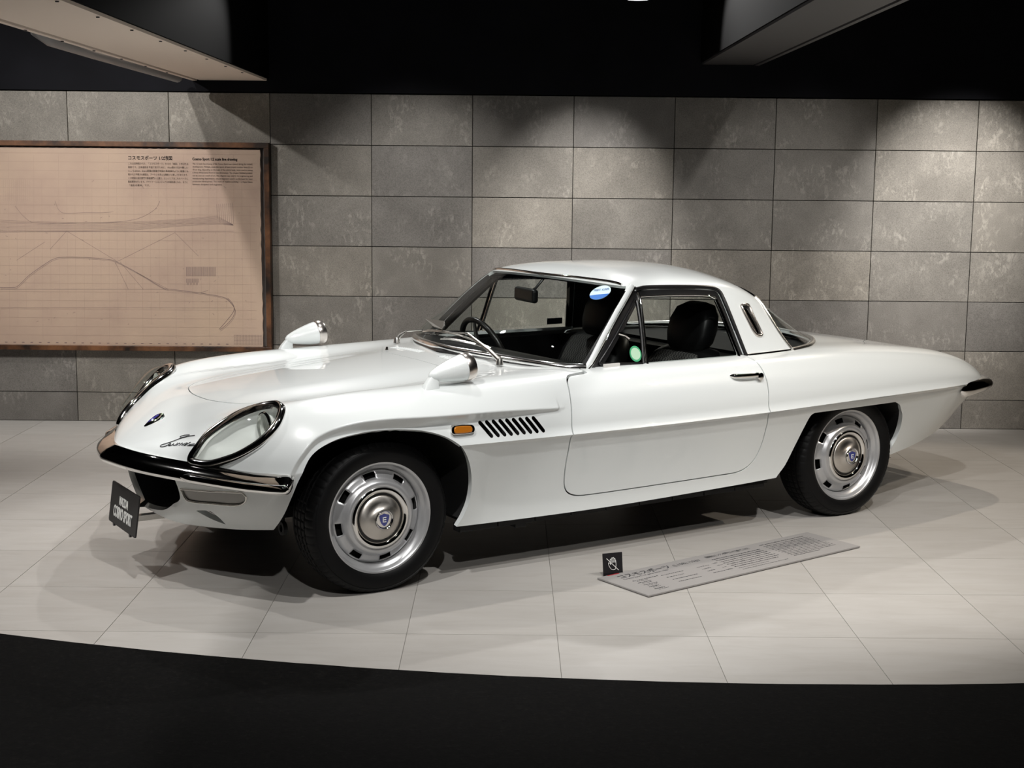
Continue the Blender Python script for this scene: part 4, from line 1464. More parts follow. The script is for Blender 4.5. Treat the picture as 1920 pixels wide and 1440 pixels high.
# badge on the nose and the script
nb = MB()
P0, N0 = snap('body', [(-0.613, 0.006, 0.60)])
bn = N0[0]; bc = P0[0]
bt_ = Vector((1, 0, 0)); bt_ = (bt_ - bn * bt_.dot(bn)).normalized(); bs_ = Vector((0, 1, 0))
def badge(mb, L, Wd, H, z0):
    base = len(mb.v)
    rows = 14
    out = []
    for k in range(rows + 1):
        t = k / rows                      # 0 = point at the front, 1 = blunt rear
        w = Wd * (math.sin(min(t / 0.78, 1) * math.pi / 2) ** 0.8) * (1 if t < 0.78 else math.sqrt(max(0.0, 1 - ((t - 0.78) / 0.22) ** 2)))
        for j in range(9):
            a = math.pi * j / 8
            q = bc + bt_ * ((t - 0.5) * L) + bs_ * (math.cos(a) * w) + bn * (z0 + math.sin(a) * H * (0.35 + 0.65 * w / Wd))
            mb.v.append((q.x, -q.y, q.z))
    for k in range(rows):
        for j in range(8):
            mb.f.append((base + k * 9 + j, base + k * 9 + j + 1, base + (k + 1) * 9 + j + 1, base + (k + 1) * 9 + j))
badge(nb, 0.088, 0.026, 0.014, 0.0)
nbo = nb.build('nose_badge', MT['chrome'], car, smooth=True)
nb = MB(); badge(nb, 0.062, 0.016, 0.012, 0.0042)
nb.build('badge_enamel', mat('blue_enamel', (0.03, 0.025, 0.16), 0.12, coat=1.0), nbo, smooth=True)
scr_lines = [
    [(366, 817), (352, 819), (338, 823), (322, 829), (309, 833), (302, 835.5), (301, 837.5), (306, 838), (312, 836.5)],
    [(356, 816), (346, 817), (338, 819.5)], [(357, 818), (347, 820), (338, 822)],
    [(312, 836.5), (317, 834), (321, 831.5), (320, 834.5), (316, 836), (322, 835.5), (327, 832)],
    [(327, 832), (325, 834.5), (328, 835.5), (332, 833), (334, 830.5)],
    [(334, 830.5), (331, 835.5), (338, 831), (336, 835.5), (343, 831), (341, 835.5), (347, 832)],
    [(347, 832), (352, 831), (349, 835), (345, 835.5), (352, 833), (358, 829.5)],
    [(355, 834.5), (366, 832.5)], [(352, 836), (367, 835.3)],
]
rm = np.array(CAM_R)
def pix_to_car(px_, py_):
    d = rm.T @ np.array([(px_ - 960) / CAM_F, (py_ - 720) / CAM_F, 1.0])
    o = np.array(CAM_POS) - np.array(car.location)
    u3 = np.array([math.cos(TH), math.sin(TH), 0]); n3 = np.array([NX, NY, 0])
    return Vector((o @ u3, o @ n3, o[2])), Vector((d @ u3, d @ n3, d[2])).normalized()
def pix_surf(px_, py_, which='body'):
    o, d = pix_to_car(px_, py_)
    return BV[which].ray_cast(o, d)[0]
mb = MB()
for ln in scr_lines:
    c = smooth_curve(ln, 4, False) if len(ln) > 2 else np.array(ln, float)
    q = [pix_surf(a, b) for a, b in c]
    q = [p for p in q if p is not None]
    P2, N2 = snap('body', q, 0.0022)
    mb.tube([(p.x, -p.y, p.z) for p in P2], 0.0014, 6)
mb.build('name_script', mat('dark_chrome', (0.22, 0.22, 0.24), 0.2, metal=1.0), car, smooth=True)
# display plate on its bracket
pl = MB()
tilt = math.atan2(0.020, 0.148)
PM = Matrix.Translation((-0.730, 0.0, 0.256)) @ Matrix.Rotation(-math.pi / 2, 4, 'Z') @ Matrix.Rotation(math.pi / 2 - tilt, 4, 'X')
rr = 0.010
ol = []
for cx_, cy_, a0 in ((0.165 - rr, 0.078 - rr, 0), (-0.165 + rr, 0.078 - rr, 90), (-0.165 + rr, -0.078 + rr, 180), (0.165 - rr, -0.078 + rr, 270)):
    for k in range(5):
        a = math.radians(a0 + 22.5 * k)
        ol.append((cx_ + rr * math.cos(a), cy_ + rr * math.sin(a)))
pl.prism(ol, 2, -0.006, 0.0)
plate = pl.build('name_plate', mat('matt_black_plate', (0.018, 0.016, 0.016), 0.45), car, bevel=0.001)
plate.data.transform(PM)
text_mesh('plate_lettering', 'MAZDA', 0.044, MT['white'], plate, PM @ Matrix.Translation((0.0, 0.006, 0.0012)), 0.0006, 'CENTER', width=0.70, bold=0.0012)
text_mesh('plate_lettering', 'COSMO SPORT', 0.058, MT['white'], plate, PM @ Matrix.Translation((0.0, -0.046, 0.0012)), 0.0006, 'CENTER', width=0.56, bold=0.0016)
mb = MB()
mb.box((-0.650, 0.0, 0.222), (0.16, 0.034, 0.006))
mb.box((-0.650, 0.014, 0.214), (0.16, 0.005, 0.020))
mb.box((-0.650, -0.014, 0.214), (0.16, 0.005, 0.020))
mb.build('plate_bracket', MT['chrome_soft'], plate)
for y in (-0.10, 0.10):
    mb = MB()
    mb.box(PM @ Vector((y, -0.081, -0.003)), (0.008, 0.012, 0.010))
    mb.build('plate_clip', MT['trim'], plate)

# ---------------------------------------------------------------- side: marker lamp, louvres, handle
mk = smooth_curve([(0.237, 0.592), (0.240, 0.604), (0.250, 0.6105), (0.322, 0.6085), (0.333, 0.601), (0.334, 0.588), (0.325, 0.578), (0.250, 0.5785), (0.240, 0.582)], 4)
for sgn in (1, -1):
    mb = MB()
    def pr(poly, s0, s1, k):
        c = np.mean(poly, axis=0)
        q = [(c[0] + (p[0] - c[0]) * k, c[1] + (p[1] - c[1]) * k) for p in poly]
        nn = len(q)
        ss = [0.7835 + (0.6 - z) * 0.25 for x, z in q]
        mb.add([(x, -(s + s0) * sgn, z) for (x, z), s in zip(q, ss)] + [(x, -(s + s1) * sgn, z) for (x, z), s in zip(q, ss)],
               [tuple(range(nn)), tuple(range(2 * nn - 1, nn - 1, -1))] + [(i, (i + 1) % nn, (i + 1) % nn + nn, i + nn) for i in range(nn)])
    pr(mk, -0.02, 0.006, 1.0)
    base = mb.build('side_marker', MT['chrome'], car, smooth=True, angle=30, bevel=0.002)
    mb = MB(); pr(mk, -0.005, 0.010, 0.78)
    mb.build('marker_lens', MT['amber'], base, smooth=True, angle=30, bevel=0.003)
# dark boxes that close the wing behind the louvres
mb = MB(); mb.box((0.50, -0.70, 0.585), (0.32, 0.10, 0.09))
o = mb.build('louvre_box', MT['black'], car)
mirror(o, car)
for sgn, dr in ((1, door_n), (-1, door_fx)):
    mb = MB()
    hp = smooth_curve([(1.577, 0.756, 0.699), (1.600, 0.7755, 0.698), (1.66, 0.781, 0.697), (1.712, 0.779, 0.697), (1.724, 0.770, 0.697)], 5, False)
    P2 = [Vector((p[0], -p[1] * sgn, p[2])) for p in hp]
    base = len(mb.v)
    nn = 12
    for i, p in enumerate(P2):
        t = i / (len(P2) - 1)
        hz = 0.0095 * min(1, 0.25 + t * 6)
        hy = 0.0055
        for k in range(nn):
            a = 2 * math.pi * k / nn
            mb.v.append((p.x, p.y + math.cos(a) * hy, p.z + math.sin(a) * hz))
    for i in range(len(P2) - 1):
        for k in range(nn):
            l = (k + 1) % nn
            mb.f.append((base + i * nn + k, base + i * nn + l, base + (i + 1) * nn + l, base + (i + 1) * nn + k))
    mb.f.append(tuple(base + k for k in range(nn)))
    mb.f.append(tuple(base + (len(P2) - 1) * nn + k for k in range(nn)))
    h = mb.build('door_handle', MT['chrome'], dr, smooth=True)
    mb = MB(); mb.lathe([(0.0, 0.0), (0.010, 0.0), (0.0155, 0.003), (0.0155, 0.030)], 20, 1, (0, 0, 0))
    b = mb.build('handle_button', MT['chrome'], dr, smooth=True)
    b.data.transform(Matrix.Translation((1.727, -0.787, 0.690)) if sgn > 0 else Matrix.Translation((1.727, 0.787, 0.690)) @ Matrix.Rotation(math.pi, 4, 'Z'))
# ---------------------------------------------------------------- tail bumper
ro = smooth_curve([(3.046, 0.731), (3.10, 0.7225), (3.17, 0.703), (3.235, 0.679), (3.288, 0.646), (3.33, 0.600), (3.356, 0.545), (3.37, 0.46), (3.378, 0.30), (3.38, 0.0)], 7, False)
mb = MB()
n = len(ro)
for sgn in (1, -1):
    base = len(mb.v)
    for i, (x, s) in enumerate(ro):
        a = ro[max(i - 1, 0)]; b = ro[min(i + 1, n - 1)]
        t = np.array((b[0] - a[0], b[1] - a[1])); t /= np.linalg.norm(t)
        nr = np.array((-t[1], t[0])); nr = -nr if nr[0] < 0 and i > n // 2 else nr
        if nr @ np.array((0.3, 1.0)) < 0 and i < n // 2:
            nr = -nr
        tt = i / (n - 1)
        g = math.sqrt(max(0.0, 1 - (1 - min(1.0, tt / 0.07 + 0.03)) ** 2))
        out = (0.024 + 0.038 * min(1.0, tt / 0.45)) * g
        hz = (0.038 - 0.004 * min(1, tt / 0.3)) * g
        zz = 0.524 + 0.010 * min(1.0, tt / 0.35)
        for k in range(13):
            a2 = -math.pi / 2 + math.pi * k / 12
            mb.v.append((x + nr[0] * (out * math.cos(a2) - 0.012), -(s + nr[1] * (out * math.cos(a2) - 0.012)) * sgn, zz + hz * math.sin(a2) + 0.012 * math.cos(a2) * 0))
    for i in range(n - 1):
        for k in range(12):
            q = (base + i * 13 + k, base + i * 13 + k + 1, base + (i + 1) * 13 + k + 1, base + (i + 1) * 13 + k)
            mb.f.append(q if sgn > 0 else q[::-1])
mb.build('rear_bumper', MT['chrome'], car, smooth=True)
mb = MB()
mb.box((3.30, 0, 0.50), (0.06, 1.02, 0.07))
tailp = mb.build('tail_panel', MT['paint'], car)
for sgn in (1, -1):
    for dz, c_, nm in ((0.036, (0.55, 0.01, 0.01), 'tail_lamp'), (-0.034, (0.7, 0.2, 0.01), 'tail_lamp')):
        mb = MB(); mb.lathe([(0.0, 0.03), (0.03, 0.026), (0.042, 0.012), (0.044, 0.0)], 24, 0, (3.335, -0.43 * sgn, 0.54 + dz))
        mb.build(nm, mat('tail_lens', c_, 0.15, coat=1.0), car, smooth=True)

# ---------------------------------------------------------------- wing mirrors
for sgn in (1, -1):
    ax = Vector((1.0, -0.03, 0.165)).normalized()
    c0 = Vector((0.226, 0.660, 0.778))
    e1 = Vector((0, 1, 0)); e1 = (e1 - ax * e1.dot(ax)).normalized(); e2 = ax.cross(e1)
    def turn_about(mb, prof, nn=36):
        b0 = len(mb.v); mm = len(prof)
        for k in range(nn):
            a = 2 * math.pi * k / nn
            for h, r in prof:
                q = c0 + ax * h + (e1 * math.cos(a) + e2 * math.sin(a)) * r
                mb.v.append((q.x, -q.y * sgn, q.z))
        for k in range(nn):
            l = (k + 1) % nn
            for i in range(mm - 1):
                mb.f.append((b0 + k * mm + i, b0 + l * mm + i, b0 + l * mm + i + 1, b0 + k * mm + i + 1))
    mb = MB()
    turn_about(mb, [(-0.012, 0.0), (-0.010, 0.008), (0.0, 0.017), (0.015, 0.0235), (0.035, 0.0300), (0.060, 0.0370), (0.090, 0.0440), (0.118, 0.0490), (0.135, 0.0510)])
    shell = mb.build('wing_mirror', MT['paint'], car, smooth=True)
    mb = MB()
    # stalk: rectangular foot leaning forwards up to the shell
    secs = [((0.216, 0.668, 0.716), 0.036, 0.022), ((0.217, 0.667, 0.732), 0.033, 0.019), ((0.222, 0.665, 0.752), 0.026, 0.015), ((0.232, 0.661, 0.772), 0.019, 0.012), ((0.246, 0.660, 0.784), 0.020, 0.012)]
    b0 = len(mb.v)
    for c, lx, ly in secs:
        for k in range(12):
            a = 2 * math.pi * k / 12
            ca, sa = math.cos(a), math.sin(a)
            q = (c[0] + lx * math.copysign(abs(ca) ** 0.45, ca), -(c[1] + ly * math.copysign(abs(sa) ** 0.45, sa)) * sgn, c[2] - 0.18 * ly * math.copysign(abs(sa) ** 0.45, sa) * (1 if c[2] < 0.74 else 0))
            mb.v.append(q)
    for i in range(len(secs) - 1):
        for k in range(12):
            l = (k + 1) % 12
            mb.f.append((b0 + i * 12 + k, b0 + i * 12 + l, b0 + (i + 1) * 12 + l, b0 + (i + 1) * 12 + k))
    mb.build('mirror_foot', MT['paint'], shell, smooth=True)
    mb = MB(); turn_about(mb, [(0.134, 0.0515), (0.137, 0.0535), (0.150, 0.0545), (0.163, 0.0535), (0.170, 0.0505), (0.170, 0.046)])
    mb.build('mirror_ring', MT['mirror_ring'], shell, smooth=True)
    mb = MB(); turn_about(mb, [(0.164, 0.047), (0.165, 0.0)])
    mb.build('mirror_glass', MT['chrome'], shell, smooth=True)

# ---------------------------------------------------------------- wipers, washer jets, cowl louvres
def wiper(root, knee, tip, b0, b1):
    mb = MB()
    mb.lathe([(0.0, 0.022), (0.010, 0.020), (0.013, 0.010), (0.015, -0.004)], 16, 2, (root[0], -root[1], root[2]))
    piv = mb.build('wiper', MT['chrome_soft'], car, smooth=True)
    mb = MB()
    mb.tube([(root[0], -root[1], root[2] + 0.012), (root[0] * 0.7 + knee[0] * 0.3, -(root[1] * 0.7 + knee[1] * 0.3), root[2] * 0.7 + knee[2] * 0.3 + 0.014), (knee[0], -knee[1], knee[2])], [0.010, 0.0085, 0.0045], 8)
    mb.tube([(knee[0], -knee[1], knee[2]), (tip[0], -tip[1], tip[2])], 0.0035, 8)
    mb.build('wiper_arm', MT['chrome_soft'], piv, smooth=True)
    mb = MB()
    P2, N2 = snap('can', [tuple(np.array(b0) + (np.array(b1) - np.array(b0)) * k / 10) for k in range(11)], 0.006)
    mb.tube([(p.x, -p.y, p.z) for p in P2], 0.0035, 6)
    P2, N2 = snap('can', [tuple(np.array(b0) + (np.array(b1) - np.array(b0)) * k / 10) for k in range(1, 10)], 0.013)
    mb.tube([(p.x, -p.y, p.z) for p in P2], 0.0022, 6)
    mb.build('wiper_blade', MT['chrome_soft'], piv, smooth=True)
def ps(px_, py_, z, which=None):
    o, d = pix_to_car(px_, py_)
    t = (z - o.z) / d.z
    return tuple(o + d * t)
wr = ps(937, 682, 0.768)
kn = pix_surf(882, 634, 'can'); kn = (kn.x - 0.012, kn.y, kn.z + 0.02)
tp = pix_surf(846, 630, 'can'); tp = (tp.x - 0.008, tp.y, tp.z + 0.016)
ba = pix_surf(922, 655, 'can'); bb = pix_surf(795, 623, 'can')
wiper(wr, kn, tp, tuple(ba), tuple(bb))
ba = pix_surf(866, 640, 'can'); bb = pix_surf(826, 636, 'can')
wr2 = ps(744, 641, 0.764)
k2 = (wr2[0] + 0.10, wr2[1] + 0.10, wr2[2] + 0.055)
b20 = pix_surf(905, 652, 'can'); b21 = pix_surf(828, 638, 'can')
wiper(wr2, (wr2[0] + 0.055, wr2[1] - 0.01, wr2[2] + 0.045), (wr2[0] + 0.075, wr2[1] + 0.10, wr2[2] + 0.060), tuple(b20), tuple(b21))
# wind deflector plate on the driver's wiper
q = [pix_surf(a, b, 'can') for a, b in ((793, 609), (802, 604), (838, 609), (839, 617), (834, 624), (818, 619))]
q = [p for p in q if p is not None]
mb = MB()
nn = len(q)
dv = Vector((-0.012, 0.002, 0.014))
mb.add([(p.x + dv.x, -(p.y + dv.y), p.z + dv.z) for p in q] + [(p.x + dv.x - 0.003, -(p.y + dv.y), p.z + dv.z + 0.004) for p in q], [tuple(range(nn)), tuple(range(2 * nn - 1, nn - 1, -1))] + [(i, (i + 1) % nn, (i + 1) % nn + nn, i + nn) for i in range(nn)])
c_ = sum(q, Vector()) / nn
mb.tube([(c_.x + dv.x, -(c_.y + dv.y), c_.z + dv.z), (c_.x, -c_.y, c_.z + 0.006)], 0.004, 6)
mb.build('wiper_deflector', MT['chrome_soft'], car)
for s_ in (-0.30, 0.30):
    P2, N2 = snap('body', [(0.535, s_, 0.76)])
    mb = MB(); mb.lathe([(0.0, 0.014), (0.005, 0.013), (0.006, 0.008), (0.008, 0.0), (0.009, -0.003)], 14, 2, (P2[0].x, -P2[0].y, P2[0].z))
    mb.build('washer_jet', MT['chrome'], car, smooth=True)
for s0, s1 in ((-0.36, -0.08), (0.08, 0.36)):
    for k in range(14):
        s_ = s0 + (s1 - s0) * (k + 0.5) / 14
        P2, N2 = snap('body', [(0.575, s_, 0.77), (0.605, s_, 0.77)], 0.0)
        mb = MB()
        strip(mb, [P2[0], (P2[0] + P2[1]) / 2, P2[1]], [N2[0], N2[0], N2[1]], 0.013, 0.0018, taper=False)
        mb.build('cowl_louvre', MT['paint'], car, smooth=True)

# ---------------------------------------------------------------- wheels
RT = 0.285
def make_wheel():
    mb = MB()
    # barrel and lip
    mb.lathe([(0.150, 0.075), (0.168, 0.070), (0.174, 0.052), (0.176, 0.036), (0.1805, 0.026), (0.188, 0.022), (0.194, 0.014), (0.197, 0.004), (0.2015, 0.0005), (0.2065, 0.0005), (0.2078, 0.004), (0.2065, 0.010), (0.200, 0.014), (0.190, 0.034), (0.180, 0.050), (0.178, 0.12), (0.195, 0.135)], 96, 1)
    w = mb.build('wheel', MT['rim'], car, smooth=True, angle=45)
    # disc with eight slots
    mb = MB()
    prof = [(0.060, 0.012), (0.105, 0.010), (0.118, 0.006), (0.125, 0.005), (0.132, 0.009), (0.138, 0.020), (0.146, 0.027), (0.158, 0.030), (0.1675, 0.036), (0.176, 0.048)]
    nseg = 128
    mm = len(prof)
    for k in range(nseg):
        a = 2 * math.pi * k / nseg + math.radians(3)
        for r, h in prof:
            mb.v.append((r * math.cos(a), h, r * math.sin(a)))
    for k in range(nseg):
        l = (k + 1) % nseg
        for i in range(mm - 1):
            if i in (6, 7) and (k % 16) < 6:
                continue
            mb.f.append((k * mm + i, l * mm + i, l * mm + i + 1, k * mm + i + 1))
    d = mb.build('wheel_disc', MT['rim'], w, smooth=True, angle=60)
    sm = d.modifiers.new('thickness', 'SOLIDIFY'); sm.thickness = 0.004; sm.offset = 0
    mb = MB(); mb.lathe([(0.03, 0.060), (0.178, 0.060)], 48, 1)
    mb.build('brake_drum', MT['black'], w)
    mb = MB()
    mb.lathe([(0.1145, 0.010), (0.1150, 0.002), (0.1110, -0.003), (0.103, -0.004), (0.0945, 0.000), (0.0915, 0.006)], 72, 1)
    cap = mb.build('hub_cap', MT['chrome'], w, smooth=True, angle=60)
    mb = MB(); mb.lathe([(0.0945, 0.007), (0.078, 0.007)], 72, 1)
    mb.build('cap_groove', MT['trim'], w, smooth=True)
    mb = MB(); mb.lathe([(0.0840, 0.0075), (0.0830, 0.003), (0.080, 0.000), (0.060, -0.008), (0.043, -0.016), (0.036, -0.023)], 72, 1)
    mb.build('cap_dome', MT['brushed'], w, smooth=True, angle=60)
    mb = MB(); mb.lathe([(0.036, -0.020), (0.0365, -0.030), (0.0335, -0.033), (0.030, -0.030), (0.029, -0.026), (0.0, -0.026)], 48, 1)
    mb.build('cap_hub', MT['chrome'], w, smooth=True, angle=50)
    shield = smooth_curve([(-0.021, 0.017), (-0.010, 0.0205), (0.0, 0.024), (0.010, 0.0205), (0.021, 0.017), (0.019, 0.0), (0.012, -0.016), (0.0, -0.026), (-0.012, -0.016), (-0.019, 0.0)], 3)
    mb = MB(); mb.prism([(a * 1.08, b * 1.08) for a, b in shield], 1, -0.0275, -0.020)
    mb.build('badge_rim', MT['chrome'], w)
    mb = MB(); mb.prism([(a * 0.92, b * 0.92) for a, b in shield], 1, -0.0290, -0.020)
    mb.build('badge_shield', MT['blue'], w)
    mb = MB()
    for a, b, c_, d_ in ((-0.009, 0.0, 0.003, 0.019), (0.0, 0.008, 0.012, 0.0028), (0.0, 0.0, 0.011, 0.0028), (0.0, -0.008, 0.012, 0.0028)):
        mb.box((a * 0.7 + 0.001, -0.0295, b), (c_, 0.0012, d_))
    mb.build('badge_letter', MT['white'], w)
    # tyre
    mb = MB()
    prof = [(0.196, 0.012), (0.2035, 0.002), (0.214, -0.006), (0.228, -0.0105), (0.243, -0.0115), (0.256, -0.009), (0.2600, -0.0065), (0.2615, -0.0082), (0.2660, -0.0055), (0.2720, 0.001), (0.2775, 0.009), (0.2815, 0.019),
            (0.2835, 0.030), (0.2838, 0.0345), (0.2775, 0.036), (0.2775, 0.042), (0.2845, 0.0435), (0.2850, 0.062), (0.2785, 0.0635), (0.2785, 0.0705), (0.2852, 0.072), (0.2852, 0.092), (0.2785, 0.0935), (0.2785, 0.1005), (0.2850, 0.102), (0.2845, 0.120), (0.2775, 0.1215), (0.2775, 0.1275), (0.2838, 0.129), (0.2815, 0.145), (0.272, 0.162), (0.256, 0.172), (0.235, 0.175), (0.205, 0.165)]
    nseg = 288
    mm = len(prof)
    for k in range(nseg):
        a = 2 * math.pi * k / nseg
        for i, (r, h) in enumerate(prof):
            rr_ = r
            if k % 5 == 0 and i in (8, 9, 10, 11, 12, 13):
                rr_ = r - 0.0024
            if k % 5 == 2 and i in (16, 17, 20, 21, 24, 25):
                rr_ = r - 0.003
            z = rr_ * math.sin(a)
            mb.v.append((rr_ * math.cos(a), h, max(z, -0.2765)))
    for k in range(nseg):
        l = (k + 1) % nseg
        for i in range(mm - 1):
            mb.f.append((k * mm + i, l * mm + i, l * mm + i + 1, k * mm + i + 1))
    mb.build('tyre', MT['rubber'], w, smooth=True, angle=25)
    return w
MT['blue'] = mat('blue_badge_enamel', (0.02, 0.03, 0.20), 0.15, coat=1.0)
MT['brushed'] = mat('spun_steel', (0.62, 0.585, 0.54), 0.30, metal=1.0)
MT['brushed'].node_tree.nodes['Principled BSDF'].inputs['Anisotropic'].default_value = 0.75
_tn = MT['brushed'].node_tree.nodes.new('ShaderNodeTangent')
_tn.direction_type = 'RADIAL'
_tn.axis = 'Y'
MT['brushed'].node_tree.links.new(_tn.outputs[0], MT['brushed'].node_tree.nodes['Principled BSDF'].inputs['Tangent'])
wheel = make_wheel()
def wheel_copy(x, near, spin):
    o = wheel.copy(); COL.objects.link(o); o.parent = car
    for ch in list(wheel.children):
        c = ch.copy(); COL.objects.link(c); c.parent = o
    return o
ZW = 0.2775
wheel.location = (0, -SR, ZW)
w2 = wheel_copy(2.35, True, 0.3); w2.location = (2.35, -SR, ZW)
w3 = wheel_copy(0, False, 0); w3.location = (0, SR, ZW); w3.rotation_euler = (0, 0, math.pi)
w4 = wheel_copy(2.35, False, 0); w4.location = (2.35, SR, ZW); w4.rotation_euler = (0, 0, math.pi)

# ---------------------------------------------------------------- underside and wheel houses
mb = MB()
mb.box((1.13, 0, 0.215), (1.50, 1.36, 0.03))
mb.box((1.18, 0, 0.19), (2.2, 0.30, 0.05))
mb.box((-0.20, 0, 0.28), (0.24, 0.90, 0.04))
mb.box((2.86, 0, 0.34), (0.36, 1.0, 0.03))
mb.build('floor_pan', MT['under'], car)
def liner(arch, nm):
    pts = [p for p in arch if p[1] > (0.285 if p[0] < -0.2 else 0.235)]
    mb = MB()
    V = []
    for x, z in pts:
        l = BV['body'].ray_cast(Vector((x, 2.0, z)), Vector((0, -1, 0)))[0]
        s1 = (l.y if l is not None else 0.70) - 0.014
        V += [(x, -s1, z), (x, -0.42, z)]
    F = [(2 * i, 2 * i + 1, 2 * i + 3, 2 * i + 2) for i in range(len(pts) - 1)]
    F.append(tuple(range(1, len(V), 2)))
    mb.add(V, F)
    o = mb.build(nm, MT['black'], car)
    mirror(o, car)
def grown(arch, k):
    c = np.array((arch[:, 0].mean(), 0.20))
    return c + (arch - c) * k
liner(grown(ARCH_F, 1.012), 'wheel_house')
liner(grown(ARCH_R, 1.012), 'wheel_house')
mb = MB()
for k in range(9):
    x = 0.42 + k * 0.17
    mb.box((x, -0.655, 0.192 + 0.001 * k), (0.165, 0.05, 0.030))
mb.box((0.62, -0.64, 0.175), (0.05, 0.05, 0.03))
mb.tube([(1.75, -0.50, 0.19), (1.72, -0.60, 0.185)], 0.022, 12)
mb.build('sill_seam', MT['under'], car)
mb = MB()
mb.tube([(-0.30, -0.49, 0.30), (-0.30, -0.49, 0.255)], 0.012, 8)
mb.lathe([(0.014, -0.008), (0.026, -0.008), (0.026, 0.008), (0.014, 0.008), (0.014, -0.008)], 20, 0, (-0.30, -0.50, 0.236))
mb.build('tow_eye', MT['under'], car)

# ---------------------------------------------------------------- cabin
MT['check'] = mat('checked_cloth', (0.05, 0.05, 0.05), 0.8)
nt, ns, ls, b = nodes(MT['check'])
tc = ns.new('ShaderNodeTexCoord')
ck = ns.new('ShaderNodeTexChecker')
ck.inputs['Scale'].default_value = 110
ck.inputs['Color1'].default_value = (0.006, 0.006, 0.006, 1)
ck.inputs['Color2'].default_value = (0.075, 0.072, 0.068, 1)
ls.new(tc.outputs['Object'], ck.inputs['Vector'])
ls.new(ck.outputs['Color'], b.inputs['Base Color'])
mb = MB()
mb.box((1.30, 0, 0.255), (1.15, 1.30, 0.03))
for s_ in (-1, 1):
    mb.box((1.28, 0.648 * s_, 0.49), (1.02, 0.03, 0.48))
mb.box((1.90, 0, 0.48), (0.04, 1.24, 0.50))
mb.box((2.20, 0, 0.735), (0.60, 1.06, 0.02))
mb.box((1.86, 0, 0.70), (0.12, 1.20, 0.06))
mb.build('cabin_trim', MT['vinyl'], car)
# quilted panel behind the seats
for k in range(8):
    mb = MB(); mb.box((1.868, -0.52 + k * 0.149, 0.60), (0.03, 0.143, 0.26))
    mb.build('quilted_panel', MT['vinyl'], car, bevel=0.010)
# dashboard: padded top following the windscreen base
top = smooth_curve([(0.66, 0.0), (0.72, 0.26), (0.77, 0.40), (0.83, 0.53), (0.90, 0.60), (0.96, 0.63)], 5, False)
mb = MB()
pts = [(x, s) for x, s in top] + [(1.02, 0.63), (1.00, 0.0)]
full = pts + [(x, -s) for x, s in pts[-2:0:-1]]
def dz(x):
    return 0.752 + 0.020 * math.sin(min(max((x - 0.66) / 0.36, 0), 1) * math.pi)
n = len(full)
mb.add([(x, -s, dz(x)) for x, s in full] + [(x, -s, 0.66) for x, s in full], [tuple(range(n)), tuple(range(2 * n - 1, n - 1, -1))] + [(i, (i + 1) % n, (i + 1) % n + n, i + n) for i in range(n)])
mb.build('dashboard', MT['vinyl'], car, bevel=0.012)
# firewall below the dashboard
mb = MB(); mb.box((0.78, 0, 0.46), (0.03, 1.28, 0.42))
mb.build('firewall', MT['under'], car)
# steering wheel on the right-hand side (far side)
SW = Vector((1.065, 0.345, 0.692))
axw = Vector((0.93, 0.0, 0.36)).normalized()
e1 = Vector((0, 1, 0)); e2 = axw.cross(e1)
mb = MB()
mb.tube([SW + (e1 * math.cos(2 * math.pi * k / 48) + e2 * math.sin(2 * math.pi * k / 48)) * 0.178 for k in range(48)], 0.0135, 12, closed=True)
sw = mb.build('steering_wheel', mat('black_rim_leather', (0.012, 0.011, 0.010), 0.3), car, smooth=True)
mb = MB()
for a in (0, 2.09, 4.19):
    d = e1 * math.cos(a + math.pi / 2) + e2 * math.sin(a + math.pi / 2)
    mb.tube([SW - axw * 0.03, SW + d * 0.175], [0.014, 0.009], 6)
mb.tube([SW - axw * 0.03, SW - axw * 0.30], 0.020, 10)
mb.build('steering_spokes', MT['chrome_soft'], sw, smooth=True)
